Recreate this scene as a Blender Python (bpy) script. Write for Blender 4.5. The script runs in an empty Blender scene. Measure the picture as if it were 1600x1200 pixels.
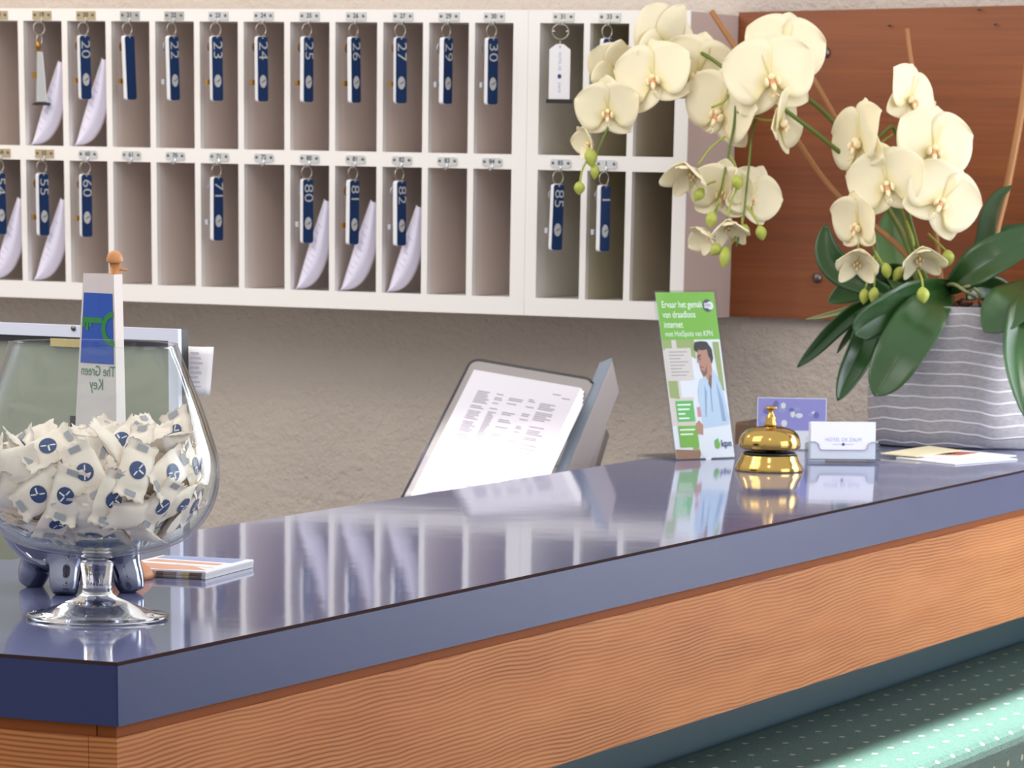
import bpy, math, random
from mathutils import Vector as V, Matrix
random.seed(7)
PI = math.pi
col = bpy.context.scene.collection
sc = bpy.context.scene
ZC = 1.10                                   # height of the counter top above the floor

# ------------------------------------------------------------------ camera (solved from the room's right angles)
F, PX, PY = 6223.7, 829.1, 2178.8
CR = V((0.9137734, 0.4058680, 0.0170117))   # right
CF = V((-0.3828108, 0.8743626, -0.2982380)) # forward
CU = V((-0.1359196, 0.2660097, 0.9543399))  # up
CP = V((1.592, -2.7916, 0.395 + ZC))

def ray(u, v): return CR*((u-PX)/F) + CF - CU*((v-PY)/F)
def pd(u, v, s): return CP + ray(u, v)*s                     # point at depth s
def at(u, v, ax, val):                                        # point on an axis plane
    d = ray(u, v); return CP + d*((val-CP[ax])/d[ax])
def onc(u, v): return at(u, v, 2, ZC)                         # point on the counter top
def depth(p): return (V(p)-CP).dot(CF)
def ppm(p): return F/depth(p)                                 # pixels per metre there
def hz(x, y, v):                                              # height on the vertical through (x,y) seen at row v
    lo, hi = 0.0, 3.0
    for _ in range(40):
        m = (lo+hi)/2; q = V((x, y, m))-CP
        vv = PY - F*q.dot(CU)/q.dot(CF)
        if vv > v: lo = m
        else: hi = m
    return (lo+hi)/2
VH = V((CF.x, CF.y, 0)).normalized()        # horizontal view direction
VR = V((CF.y, -CF.x, 0)).normalized()       # horizontal right

# ------------------------------------------------------------------ materials
def lin(c):
    return tuple(((x/255)/12.92 if x/255 <= .04045 else (((x/255)+.055)/1.055)**2.4) for x in c)
def mat(name, c, rough=.5, metal=0., ior=1.5, spec=.5, coat=0., trans=0., emis=None, estr=1., alpha=1., sss=0.):
    m = bpy.data.materials.new(name); m.use_nodes = True
    b = m.node_tree.nodes['Principled BSDF']
    b.inputs['Base Color'].default_value = (*lin(c), 1); b.inputs['Roughness'].default_value = rough
    b.inputs['Metallic'].default_value = metal; b.inputs['IOR'].default_value = ior
    b.inputs['Specular IOR Level'].default_value = spec; b.inputs['Coat Weight'].default_value = coat
    b.inputs['Transmission Weight'].default_value = trans
    if emis: b.inputs['Emission Color'].default_value = (*lin(emis), 1); b.inputs['Emission Strength'].default_value = estr
    return m
def NT(m): return m.node_tree.nodes, m.node_tree.links, m.node_tree.nodes['Principled BSDF']
def coords(m, scale=(1,1,1), rot=(0,0,0)):
    n, l, b = NT(m)
    tc = n.new('ShaderNodeTexCoord'); mp = n.new('ShaderNodeMapping')
    mp.inputs['Scale'].default_value = scale; mp.inputs['Rotation'].default_value = rot
    g = n.new('ShaderNodeNewGeometry')
    l.new(g.outputs['Position'], mp.inputs['Vector']); return mp.outputs['Vector']
def noise(m, vec, scale, detail=4, rough=.6):
    n, l, b = NT(m); t = n.new('ShaderNodeTexNoise')
    t.inputs['Scale'].default_value = scale; t.inputs['Detail'].default_value = detail; t.inputs['Roughness'].default_value = rough
    l.new(vec, t.inputs['Vector']); return t.outputs['Fac']
def ramp(m, fac, stops):
    n, l, b = NT(m); r = n.new('ShaderNodeValToRGB'); e = r.color_ramp.elements
    while len(e) < len(stops): e.new(.5)
    for k, (p, c) in enumerate(stops): e[k].position = p; e[k].color = (*lin(c), 1)
    l.new(fac, r.inputs['Fac']); return r.outputs['Color']
def bump(m, h, strength=.3, dist=.01):
    n, l, b = NT(m); t = n.new('ShaderNodeBump'); t.inputs['Strength'].default_value = strength; t.inputs['Distance'].default_value = dist
    l.new(h, t.inputs['Height']); l.new(t.outputs['Normal'], b.inputs['Normal'])
def setcol(m, c): n, l, b = NT(m); l.new(c, b.inputs['Base Color'])
def mathn(m, op, a, bb=None):
    n, l, b = NT(m); t = n.new('ShaderNodeMath'); t.operation = op
    for k, x in enumerate((a, bb)):
        if x is None: continue
        if isinstance(x, (int, float)): t.inputs[k].default_value = x
        else: l.new(x, t.inputs[k])
    return t.outputs[0]

def wall_mat():
    m = mat('stucco_plaster', (208, 197, 187), .9)
    v = coords(m); a = noise(m, v, 85, 6, .65); c = noise(m, v, 2.0, 3)
    setcol(m, ramp(m, c, [(.3, (202, 190, 180)), (.7, (217, 206, 195))]))
    n2 = noise(m, v, 44, 5, .6); s = mathn(m, 'ADD', a, n2)
    bump(m, s, .7, .014); return m
def wood_mat(name, dark, mid, light, vertical=False, grain=1.0, rough=.45):
    # long grain along Y (fascia) or along X (panel): thin wavy dark lines
    m = mat(name, mid, .62, spec=.12); n, l, b = NT(m)
    v = coords(m, (.55, .55, 1.0))
    w = noise(m, v, 2.6, 3, .5)
    g = n.new('ShaderNodeSeparateXYZ'); gg = n.new('ShaderNodeNewGeometry'); l.new(gg.outputs['Position'], g.inputs[0])
    z = mathn(m, 'MULTIPLY', g.outputs['Z'], 235*grain)
    vv = coords(m, (9, 9, 22)); wr = noise(m, vv, 1.0, 2, .5)
    ph = mathn(m, 'ADD', mathn(m, 'ADD', z, mathn(m, 'MULTIPLY', w, 9*grain)), mathn(m, 'MULTIPLY', wr, 1.6))
    line = mathn(m, 'POWER', mathn(m, 'ADD', mathn(m, 'MULTIPLY', mathn(m, 'SINE', mathn(m, 'MULTIPLY', ph, 6.283)), .5), .5), 1.6)
    big = noise(m, coords(m, (1.5, 1.5, 12)), 2.2, 3)
    base = ramp(m, big, [(.25, mid), (.75, light)])
    mx = n.new('ShaderNodeMix'); mx.data_type = 'RGBA'
    pat = noise(m, coords(m, (2.5, 2.5, 14)), 1.5, 3, .6)
    l.new(mathn(m, 'MULTIPLY', line, mathn(m, 'MULTIPLY', pat, 1.15)), mx.inputs['Factor']); l.new(base, mx.inputs['A']); mx.inputs['B'].default_value = (*lin(dark), 1)
    setcol(m, mx.outputs['Result'])
    bump(m, line, .08, .002); return m
def panel_mat():
    m = mat('red_brown_veneer', (150, 74, 36), .42); n, l, b = NT(m)
    v = coords(m, (1.0, 1, 45)); a = noise(m, v, 2.0, 6, .7)
    v2 = coords(m, (.8, 1, 5)); c = noise(m, v2, 2.0, 3)
    s = mathn(m, 'ADD', mathn(m, 'MULTIPLY', a, .6), mathn(m, 'MULTIPLY', c, .5))
    setcol(m, ramp(m, s, [(.36, (106, 52, 18)), (.55, (128, 66, 25)), (.78, (146, 82, 36))]))
    return m
def carpet_mat():
    m = mat('green_dotted_carpet', (24, 58, 50), .95); n, l, b = NT(m)
    gg = n.new('ShaderNodeNewGeometry'); s = n.new('ShaderNodeSeparateXYZ'); l.new(gg.outputs['Position'], s.inputs[0])
    def dots(ay, ax, py, px, ry, rx):
        row = mathn(m, 'FLOOR', mathn(m, 'DIVIDE', ax, px))
        off = mathn(m, 'MULTIPLY', mathn(m, 'MODULO', row, 2.0), .5)
        fy = mathn(m, 'SUBTRACT', mathn(m, 'FRACT', mathn(m, 'ADD', mathn(m, 'DIVIDE', ay, py), off)), .5)
        fx = mathn(m, 'SUBTRACT', mathn(m, 'FRACT', mathn(m, 'DIVIDE', ax, px)), .5)
        dy = mathn(m, 'DIVIDE', mathn(m, 'MULTIPLY', fy, py), ry); dx = mathn(m, 'DIVIDE', mathn(m, 'MULTIPLY', fx, px), rx)
        d = mathn(m, 'ADD', mathn(m, 'MULTIPLY', dy, dy), mathn(m, 'MULTIPLY', dx, dx))
        return mathn(m, 'LESS_THAN', d, 1.0)
    xz = mathn(m, 'SUBTRACT', s.outputs['X'], s.outputs['Z'])
    dd = dots(mathn(m, 'ADD', s.outputs['Y'], 50.0), mathn(m, 'ADD', xz, 50.0), .056, .040, .0048, .0038)
    base = ramp(m, noise(m, coords(m), 160, 4), [(.3, (16, 44, 38)), (.7, (28, 62, 54))])
    mx = n.new('ShaderNodeMix'); mx.data_type = 'RGBA'; l.new(dd, mx.inputs['Factor']); l.new(base, mx.inputs['A']); mx.inputs['B'].default_value = (*lin((120, 120, 96)), 1)
    setcol(m, mx.outputs['Result']); bump(m, noise(m, coords(m), 400, 3), .5, .004); return m
def vase_mat():
    m = mat('grey_glaze', (120, 118, 120), .34); n, l, b = NT(m)
    gg = n.new('ShaderNodeNewGeometry'); s = n.new('ShaderNodeSeparateXYZ'); l.new(gg.outputs['Position'], s.inputs[0])
    w = noise(m, coords(m, (7, 7, 1.4)), 1.6, 2, .4)
    z = mathn(m, 'ADD', mathn(m, 'MULTIPLY', s.outputs['Z'], 62), mathn(m, 'MULTIPLY', w, 2.0))
    fr = mathn(m, 'ABSOLUTE', mathn(m, 'SUBTRACT', mathn(m, 'FRACT', z), .5))
    ln = n.new('ShaderNodeMapRange'); ln.inputs['From Min'].default_value = .02; ln.inputs['From Max'].default_value = .11
    ln.inputs['To Min'].default_value = 1; ln.inputs['To Max'].default_value = 0; l.new(fr, ln.inputs['Value'])
    sp = noise(m, coords(m, (20, 20, 60)), 6, 5, .7)
    base = ramp(m, sp, [(.3, (136, 133, 138)), (.7, (164, 160, 164))])
    mx = n.new('ShaderNodeMix'); mx.data_type = 'RGBA'; l.new(mathn(m, 'MULTIPLY', ln.outputs[0], .8), mx.inputs['Factor']); l.new(base, mx.inputs['A']); mx.inputs['B'].default_value = (*lin((228, 226, 230)), 1)
    setcol(m, mx.outputs['Result']); bump(m, ln.outputs[0], .5, .003); return m
def petal_mat():
    m = bpy.data.materials.new('cream_petal'); m.use_nodes = True
    n, l = m.node_tree.nodes, m.node_tree.links; b = n['Principled BSDF']; out = n['Material Output']
    b.inputs['Roughness'].default_value = .55
    at_ = n.new('ShaderNodeAttribute'); at_.attribute_name = 'tone'
    r = n.new('ShaderNodeValToRGB'); e = r.color_ramp.elements
    e[0].position = 0; e[0].color = (*lin((242, 227, 150)), 1); e[1].position = .45; e[1].color = (*lin((250, 242, 212)), 1)
    l.new(at_.outputs['Fac'], r.inputs['Fac']); l.new(r.outputs['Color'], b.inputs['Base Color'])
    t = n.new('ShaderNodeBsdfTranslucent'); l.new(r.outputs['Color'], t.inputs['Color'])
    mx = n.new('ShaderNodeMixShader'); mx.inputs[0].default_value = .3
    l.new(b.outputs[0], mx.inputs[1]); l.new(t.outputs[0], mx.inputs[2]); l.new(mx.outputs[0], out.inputs['Surface'])
    return m
def thin_glass(name, tint, edge=.5, rough=.0, ior=1.5):
    m = bpy.data.materials.new(name); m.use_nodes = True
    n, l = m.node_tree.nodes, m.node_tree.links; out = n['Material Output']; n.remove(n['Principled BSDF'])
    t = n.new('ShaderNodeBsdfTransparent'); g = n.new('ShaderNodeBsdfGlossy'); g.inputs['Roughness'].default_value = rough
    lw = n.new('ShaderNodeLayerWeight'); lw.inputs['Blend'].default_value = .5
    r = n.new('ShaderNodeValToRGB'); e = r.color_ramp.elements
    e[0].position = .7; e[0].color = (*lin(tint), 1); e[1].position = 1.0; e[1].color = (*lin(tuple(x*edge for x in tint)), 1)
    l.new(lw.outputs['Facing'], r.inputs['Fac']); l.new(r.outputs['Color'], t.inputs['Color'])
    pw = n.new('ShaderNodeMath'); pw.operation = 'POWER'; pw.inputs[1].default_value = 5; l.new(lw.outputs['Facing'], pw.inputs[0])
    ma = n.new('ShaderNodeMath'); ma.operation = 'MULTIPLY_ADD'; ma.inputs[1].default_value = .9; ma.inputs[2].default_value = .022; l.new(pw.outputs[0], ma.inputs[0])
    mx = n.new('ShaderNodeMixShader'); l.new(ma.outputs[0], mx.inputs[0]); l.new(t.outputs[0], mx.inputs[1]); l.new(g.outputs[0], mx.inputs[2])
    l.new(mx.outputs[0], out.inputs['Surface']); return m

M = {}
M['wall'] = wall_mat()
M['fascia'] = wood_mat('oiled_pine_fascia', (98, 54, 28), (172, 106, 62), (188, 124, 76))
M['moulding'] = mat('brown_moulding', (132, 72, 36), .7, spec=.1)
M['panel'] = panel_mat()
M['carpet'] = carpet_mat()
M['vase'] = vase_mat()
M['petal'] = petal_mat()
def counter_mat():
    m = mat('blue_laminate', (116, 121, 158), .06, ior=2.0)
    bump(m, noise(m, coords(m), 9, 2), .015, .01); return m
M['blue'] = counter_mat()
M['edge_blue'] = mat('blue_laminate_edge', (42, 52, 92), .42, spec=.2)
M['seam'] = mat('dark_laminate_seam', (60, 46, 44), .9, spec=.0)
M['recess'] = mat('grey_green_paint', (56, 76, 84), .3)
M['white'] = mat('white_melamine', (232, 229, 226), .42)
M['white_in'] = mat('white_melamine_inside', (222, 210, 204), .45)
M['tan_in'] = mat('greige_melamine_inside', (196, 188, 166), .45)
M['rack_side'] = mat('greige_side_board', (178, 156, 146), .5)
M['steel'] = mat('steel_plate', (190, 190, 186), .32, .85)
M['brass_plate'] = mat('tarnished_plate', (196, 178, 140), .34, .85)
M['white_plate'] = mat('white_enamel_plate', (198, 200, 200), .35, .3)
M['chrome'] = mat('chrome', (214, 216, 222), .05, 1.)
M['pig'] = mat('dimmed_chrome', (132, 136, 152), .05, 1.)  # chrome with the dark room's reflections put into its colour
M['wire'] = mat('ring_wire', (190, 182, 168), .2, 1.)
M['brass'] = mat('polished_brass', (184, 152, 84), .12, 1.)
M['oldbrass'] = mat('key_brass', (170, 128, 62), .3, 1.)
M['black'] = mat('black_plastic', (22, 22, 24), .4)
M['print'] = mat('dark_print', (70, 74, 84), .6)
M['navy'] = mat('navy_plastic', (16, 44, 86), .6, spec=.2)
M['fobwhite'] = mat('white_plastic', (228, 230, 234), .3)
M['silver_print'] = mat('silver_print', (176, 176, 174), .5)
M['paper'] = mat('lilac_white_paper', (228, 224, 244), .7)
M['paperw'] = mat('white_paper', (232, 230, 234), .65)
M['paperg'] = mat('grey_text_print', (190, 188, 202), .7)
M['cream_paper'] = mat('cream_paper', (226, 214, 178), .6)
M['flagpaper'] = mat('flag_paper', (226, 214, 208), .6)
M['flagblue'] = mat('flag_blue_print', (34, 82, 176), .5)
M['green'] = mat('green_print', (40, 134, 62), .5)
M['greentext'] = mat('green_text_print', (76, 134, 96), .6)
M['lightwood'] = mat('turned_beech', (206, 142, 88), .42)
M['terracotta'] = mat('light_brown_wood', (196, 132, 92), .5)
M['logo_blue'] = mat('sweet_logo_blue', (26, 58, 112), .35)
M['wrapper'] = mat('white_sweet_wrapper', (240, 226, 212), .38)
M['wrapper_grey'] = mat('grey_wrapper_print', (158, 160, 168), .4)
M['bowl'] = thin_glass('clear_bowl_glass', (252, 254, 253), .86)
M['glass'] = mat('solid_clear_glass', (250, 252, 252), .0, ior=1.48, trans=1.)
M['acrylic'] = thin_glass('clear_acrylic', (248, 250, 251), .85)
M['leaf'] = mat('orchid_leaf', (36, 70, 28), .3)
M['leaf_pale'] = mat('pale_orchid_leaf', (92, 128, 76), .4)
M['stem'] = mat('orchid_stem', (92, 110, 34), .5)
M['stemlight'] = mat('flower_stalk', (150, 158, 60), .5)
M['bud'] = mat('orchid_bud', (164, 172, 72), .45)
M['bamboo'] = mat('bamboo_stake', (156, 104, 56), .5)
M['bark'] = mat('bark_soil', (70, 42, 26), .9)
M['root'] = mat('aerial_root', (142, 146, 96), .6)
M['lip'] = mat('cream_lip', (240, 222, 178), .5)
M['lipred'] = mat('orange_lip_throat', (212, 150, 104), .5)
M['bolt'] = mat('dull_bolt', (120, 112, 108), .35, .9)
M['screen_white'] = mat('white_frame_plastic', (222, 226, 240), .35)
M['screen'] = mat('grey_green_screen', (150, 154, 138), .25)
M['dark'] = mat('charcoal_plastic', (44, 42, 48), .4)
M['tan'] = mat('tan_strip', (196, 178, 122), .6)
M['bindergrey'] = mat('binder_grey', (146, 140, 138), .45)
M['binderblue'] = mat('binder_blue_grey', (120, 130, 142), .4)
M['binderpale'] = mat('binder_pale_side', (176, 164, 160), .5)
M['cabinet'] = mat('brown_low_cabinet', (112, 84, 66), .6)
M['desk'] = mat('grey_inner_worktop', (150, 146, 142), .5)
M['floor'] = mat('grey_brown_floor', (172, 165, 160), .7)
M['lime'] = mat('lime_green_print', (112, 172, 34), .5)
M['lime2'] = mat('mid_green_print', (92, 178, 80), .5)
M['leafletwhite'] = mat('leaflet_white', (226, 224, 226), .5)
M['beige'] = mat('leaflet_beige', (214, 200, 190), .5)
M['skin'] = mat('printed_skin', (182, 128, 104), .55)
M['skin2'] = mat('printed_skin_shade', (128, 84, 66), .55)
M['hair'] = mat('printed_dark_hair', (30, 22, 20), .55)
M['shirt'] = mat('printed_blue_shirt', (186, 202, 220), .55)
M['shirt2'] = mat('printed_shirt_fold', (140, 164, 190), .55)
M['olive'] = mat('printed_foliage', (150, 164, 96), .55)
M['pink'] = mat('printed_pink', (206, 138, 148), .55)
M['brownp'] = mat('printed_brown', (150, 104, 74), .55)
M['whitetext'] = mat('white_text_print', (238, 242, 226), .5)
M['violet'] = mat('violet_print', (146, 138, 204), .5)
M['violet2'] = mat('dark_violet_print', (104, 100, 170), .5)
M['bluetext'] = mat('pale_blue_text', (150, 158, 206), .5)
M['navytext'] = mat('navy_dot_print', (52, 70, 120), .5)
M['cardwhite'] = mat('business_card_white', (236, 236, 246), .5)
M['red'] = mat('red_brown_print', (178, 96, 62), .5)
M['photoorange'] = mat('orange_photo_print', (226, 168, 140), .3)
M['photoblue'] = mat('blue_photo_print', (150, 168, 214), .3)
M['photodark'] = mat('dark_photo_print', (110, 92, 84), .35)
M['pagegrey'] = mat('page_edges', (196, 196, 198), .6)

# ------------------------------------------------------------------ mesh builder
ORG = {}
class MB:
    def __init__(s): s.v = []; s.f = []; s.mi = []; s.sm = []; s.tone = None
    def add(s, vs, fs, mi=0, smooth=False):
        o = len(s.v); s.v += [V(p) for p in vs]
        for f in fs: s.f.append([i+o for i in f]); s.mi.append(mi); s.sm.append(smooth)
        return s
    def box(s, lo, hi, mi=0):
        return s.fbox(V(lo), V((hi[0]-lo[0],0,0)), V((0,hi[1]-lo[1],0)), V((0,0,hi[2]-lo[2])), mi)
    def fbox(s, o, a, b, c, mi=0):
        o, a, b, c = V(o), V(a), V(b), V(c)
        vs = [o, o+a, o+a+b, o+b, o+c, o+a+c, o+a+b+c, o+b+c]
        fs = [(0,3,2,1),(4,5,6,7),(0,1,5,4),(1,2,6,5),(2,3,7,6),(3,0,4,7)]
        if a.cross(b).dot(c) < 0: fs = [f[::-1] for f in fs]
        return s.add(vs, fs, mi)
    def prism(s, pts, n, mi=0, smooth=False):        # closed outline extruded along n
        n = V(n); k = len(pts); pts = [V(p) for p in pts]
        nn = V((0,0,0))
        for i in range(k): nn += (pts[i]-pts[0]).cross(pts[(i+1) % k]-pts[0])
        vs = pts + [p+n for p in pts]
        fs = [tuple(range(k))[::-1], tuple(range(k, 2*k))] + [(i, (i+1) % k, (i+1) % k+k, i+k) for i in range(k)]
        if nn.dot(n) < 0: fs = [f[::-1] for f in fs]
        return s.add(vs, fs, mi, smooth)
    def tube(s, pts, r, seg=10, mi=0, cap=True):
        pts = [V(p) for p in pts]; k = len(pts)
        rr = r if isinstance(r, (list, tuple)) else [r]*k
        t0 = (pts[1]-pts[0]).normalized(); u = t0.orthogonal().normalized(); rings = []
        for i in range(k):
            t = (pts[min(i+1, k-1)]-pts[max(i-1, 0)]).normalized()
            u = (u - t*u.dot(t)).normalized(); w = t.cross(u)
            rings.append([pts[i]+(u*math.cos(2*PI*j/seg)+w*math.sin(2*PI*j/seg))*rr[i] for j in range(seg)])
        vs = [p for g in rings for p in g]
        fs = [(i*seg+j, i*seg+(j+1) % seg, (i+1)*seg+(j+1) % seg, (i+1)*seg+j) for i in range(k-1) for j in range(seg)]
        if cap: fs += [tuple(range(seg))[::-1], tuple(range((k-1)*seg, k*seg))]
        return s.add(vs, fs, mi, True)
    def lathe(s, prof, c, seg=48, mi=0, axis=None, closed=False):   # prof: (r, h)
        c = V(c); up = V(axis).normalized() if axis else V((0,0,1)); a = up.orthogonal().normalized(); b = up.cross(a)
        vs = []; fs = []; k = len(prof)
        for r, h in prof:
            for j in range(seg):
                t = 2*PI*j/seg; vs.append(c+up*h+(a*math.cos(t)+b*math.sin(t))*max(r, 1e-5))
        for i in range(k if closed else k-1):
            i2 = (i+1) % k
            for j in range(seg): fs.append((i*seg+j, i*seg+(j+1) % seg, i2*seg+(j+1) % seg, i2*seg+j))
        if not closed:
            if prof[0][0] > 1e-4: fs.append(tuple(range(seg))[::-1])
            if prof[-1][0] > 1e-4: fs.append(tuple(range((k-1)*seg, k*seg)))
        return s.add(vs, fs, mi, True)
    def grid(s, rows, mi=0, smooth=True, close=False):
        n, k = len(rows), len(rows[0]); vs = [p for r in rows for p in r]
        fs = [(i*k+j, i*k+j+1, (i+1)*k+j+1, (i+1)*k+j) for i in range(n-1) for j in range(k-1)]
        if close: fs += [(i*k+k-1, i*k, (i+1)*k, (i+1)*k+k-1) for i in range(n-1)]
        return s.add(vs, fs, mi, smooth)
    def ball(s, c, rx, ry=None, rz=None, seg=20, rings=12, mi=0, rot=None):
        ry = ry or rx; rz = rz or rx; rows = []
        for i in range(rings+1):
            a = PI*i/rings
            rows.append([V((rx*math.sin(a)*math.cos(2*PI*j/seg), ry*math.sin(a)*math.sin(2*PI*j/seg), -rz*math.cos(a))) for j in range(seg)])
        R = rot or Matrix.Identity(3); rows = [[V(c)+R@p for p in r] for r in rows]
        return s.grid(rows, mi, True, True)
    def build(s, name, mats, parent=None, local=False, bevel=0, solid=0, sub=0):
        me = bpy.data.meshes.new(name)
        org = ORG.get(parent.name, V((0,0,0))) if (parent is not None and not local) else V((0,0,0))
        me.from_pydata([tuple(p-org) for p in s.v], [], s.f)
        if not isinstance(mats, (list, tuple)): mats = [mats]
        for m in mats: me.materials.append(m)
        for k, p in enumerate(me.polygons): p.material_index = s.mi[k]; p.use_smooth = s.sm[k]
        if s.tone is not None:
            a = me.attributes.new('tone', 'FLOAT', 'POINT')
            for i, x in enumerate(s.tone): a.data[i].value = x
        me.validate(); me.update()
        o = bpy.data.objects.new(name, me); col.objects.link(o)
        if parent is not None: o.parent = parent; ORG[o.name] = org
        if solid: q = o.modifiers.new('solid', 'SOLIDIFY'); q.thickness = solid; q.offset = 0
        if bevel:
            q = o.modifiers.new('bevel', 'BEVEL'); q.width = bevel; q.segments = 4; q.limit_method = 'ANGLE'; q.angle_limit = .6
        if sub: q = o.modifiers.new('sub', 'SUBSURF'); q.levels = sub; q.render_levels = sub
        return o
def thing(name, label, cat, loc, group=None):
    o = bpy.data.objects.new(name, None); col.objects.link(o); o.location = loc; o.empty_display_size = .02
    o['label'] = label; o['category'] = cat
    if group: o['group'] = group
    ORG[o.name] = V(loc); return o
def tag(o, label, cat, group=None):
    o['label'] = label; o['category'] = cat
    if group: o['group'] = group
    return o
def recenter(o):                                 # put a one-mesh thing's origin at its base
    me = o.data; xs = [v.co.copy() for v in me.vertices]
    c = V(((min(p.x for p in xs)+max(p.x for p in xs))/2, (min(p.y for p in xs)+max(p.y for p in xs))/2, min(p.z for p in xs)))
    for v in me.vertices: v.co -= c
    o.location = o.location + c; return o
def text_geo(body, size, sx=1.0, align='CENTER', bold=0.0):
    cu = bpy.data.curves.new('t', 'FONT'); cu.body = body; cu.size = size; cu.align_x = align; cu.align_y = 'CENTER'; cu.resolution_u = 3; cu.offset = bold
    o = bpy.data.objects.new('t', cu); col.objects.link(o); bpy.context.view_layer.update()
    ev = o.evaluated_get(bpy.context.evaluated_depsgraph_get()); me = ev.to_mesh()
    vs = [(v.co.x*sx, v.co.y) for v in me.vertices]; fs = [tuple(p.vertices) for p in me.polygons]
    ev.to_mesh_clear(); bpy.data.objects.remove(o); bpy.data.curves.remove(cu); return vs, fs
def add_text(mb, body, size, o, ex, ey, ez, lift=.0006, mi=0, sx=1.0, align='CENTER', bold=0.0):
    vs, fs = text_geo(body, size, sx, align, bold); ex, ey, ez, o = V(ex), V(ey), V(ez), V(o)
    return mb.add([o+ex*x+ey*y+ez*lift for x, y in vs], fs, mi)
class Fr:                                        # flat frame for printed matter
    def __init__(s, o, ex, ey, ez): s.o, s.ex, s.ey, s.ez = V(o), V(ex).normalized(), V(ey).normalized(), V(ez).normalized()
    def p(s, x, y, z=0): return s.o+s.ex*x+s.ey*y+s.ez*z
    def poly(s, mb, pts, z, mi=0, t=.0003): return mb.prism([s.p(x, y, z) for x, y in pts], s.ez*t, mi)
    def rect(s, mb, x0, y0, x1, y1, z, mi=0, t=.0003): return s.poly(mb, [(x0,y0),(x1,y0),(x1,y1),(x0,y1)], z, mi, t)
    def disc(s, mb, x, y, rx, ry, z, mi=0, t=.0003, n=24): return s.poly(mb, [(x+rx*math.cos(2*PI*i/n), y+ry*math.sin(2*PI*i/n)) for i in range(n)], z, mi, t)
    def text(s, mb, body, size, x, y, z, mi=0, sx=1., align='LEFT', mirror=False, bold=0.):
        return add_text(mb, body, size, s.p(x, y), s.ex*(-1 if mirror else 1), s.ey, s.ez, z, mi, sx, align, bold)
def spline(pts, n=8):                            # Catmull-Rom
    pts = [V(p) for p in pts]; out = []
    P = [pts[0]*2-pts[1]]+pts+[pts[-1]*2-pts[-2]]
    for i in range(1, len(P)-2):
        a, b, c, d = P[i-1:i+3]
        for k in range(n):
            t = k/n
            out.append(.5*((2*b)+(c-a)*t+(2*a-5*b+4*c-d)*t*t+(3*b-a-3*c+d)*t**3))
    out.append(pts[-1]); return out

# ------------------------------------------------------------------ the setting
XW = 3.2217                                       # y of the back wall
def struct(name, mb, m):
    o = mb.build(name, m); o['kind'] = 'structure'; return o
struct('wall_back', MB().box((-9, XW, 0), (6, XW+.15, 2.9)), M['wall'])
struct('floor', MB().box((-9, -6, -.1), (6, XW+.15, 0)), M['floor'])

# ------------------------------------------------------------------ reception counter
W, T = .494, .0508
LY = .655                                        # depth of the left arm
YE = XW-.004
ct = thing('counter_worktop', 'glossy blue laminate worktop turning a corner under the glass and the bell', 'worktop', (0, 0, ZC-T))
zt = ZC
outl = [(0,0), (0,YE), (-W,YE), (-W,LY), (-2.2,LY), (-2.2,0)]
MB().prism([(x-(.0019 if x == 0 else 0),y+(.0019 if y == 0 else 0),zt-.0016) for x,y in outl][::-1], (0,0,.0016)).build('top_sheet', M['blue'], ct)
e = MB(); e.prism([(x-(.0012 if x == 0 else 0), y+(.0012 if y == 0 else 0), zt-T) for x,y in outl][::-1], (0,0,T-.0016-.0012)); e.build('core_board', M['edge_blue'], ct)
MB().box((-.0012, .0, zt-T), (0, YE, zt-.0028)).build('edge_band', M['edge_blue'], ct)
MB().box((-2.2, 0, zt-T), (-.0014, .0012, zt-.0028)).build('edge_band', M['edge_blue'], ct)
sm = MB().box((-.0018, 0.0004, zt-.0027), (-.0002, YE, zt-.0001)); sm.box((-2.2, .0002, zt-.0027), (-.0019, .0018, zt-.0001))
sm.build('edge_seam', M['seam'], ct)
rc = thing('reception_counter', 'pine fronted reception counter body below the blue worktop', 'counter', (-.2, 1.6, 0))
zb = zt-.196
MB().box((-.030, .004, zb), (-.004, YE, zt-T-.010)).build('fascia_board', M['fascia'], rc)
MB().box((-2.2, .004, zb), (-.0305, .030, zt-T-.010)).build('fascia_board', M['fascia'], rc)
MB().box((-.024, .008, zt-T-.010), (-.0065, YE, zt-T)).build('moulding_strip', M['moulding'], rc)
MB().box((-2.2, .0065, zt-T-.010), (-.0245, .024, zt-T)).build('moulding_strip', M['moulding'], rc)
MB().box((-.12, .12, .0), (-.10, YE, zt-T)).build('recessed_panel', M['recess'], rc)
MB().box((-2.2, .10, 0), (-.1205, .12, zt-T)).build('recessed_panel', M['recess'], rc)
MB().box((-1.75, LY+.02, ZC-.46), (-W-.02, XW-.14, ZC-.42)).build('inner_worktop', M['desk'], rc)
MB().box((-1.7, LY+.04, 0), (-1.66, XW-.15, ZC-.46)).build('desk_panel', M['desk'], rc)
lg = MB().box((-.0995, -.6, 0), (.181, YE, ZC-.262)).build('carpeted_ledge', M['carpet'], bevel=.018)
tag(recenter(lg), 'green carpeted ledge with pale dots along the foot of the counter', 'ledge')

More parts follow.
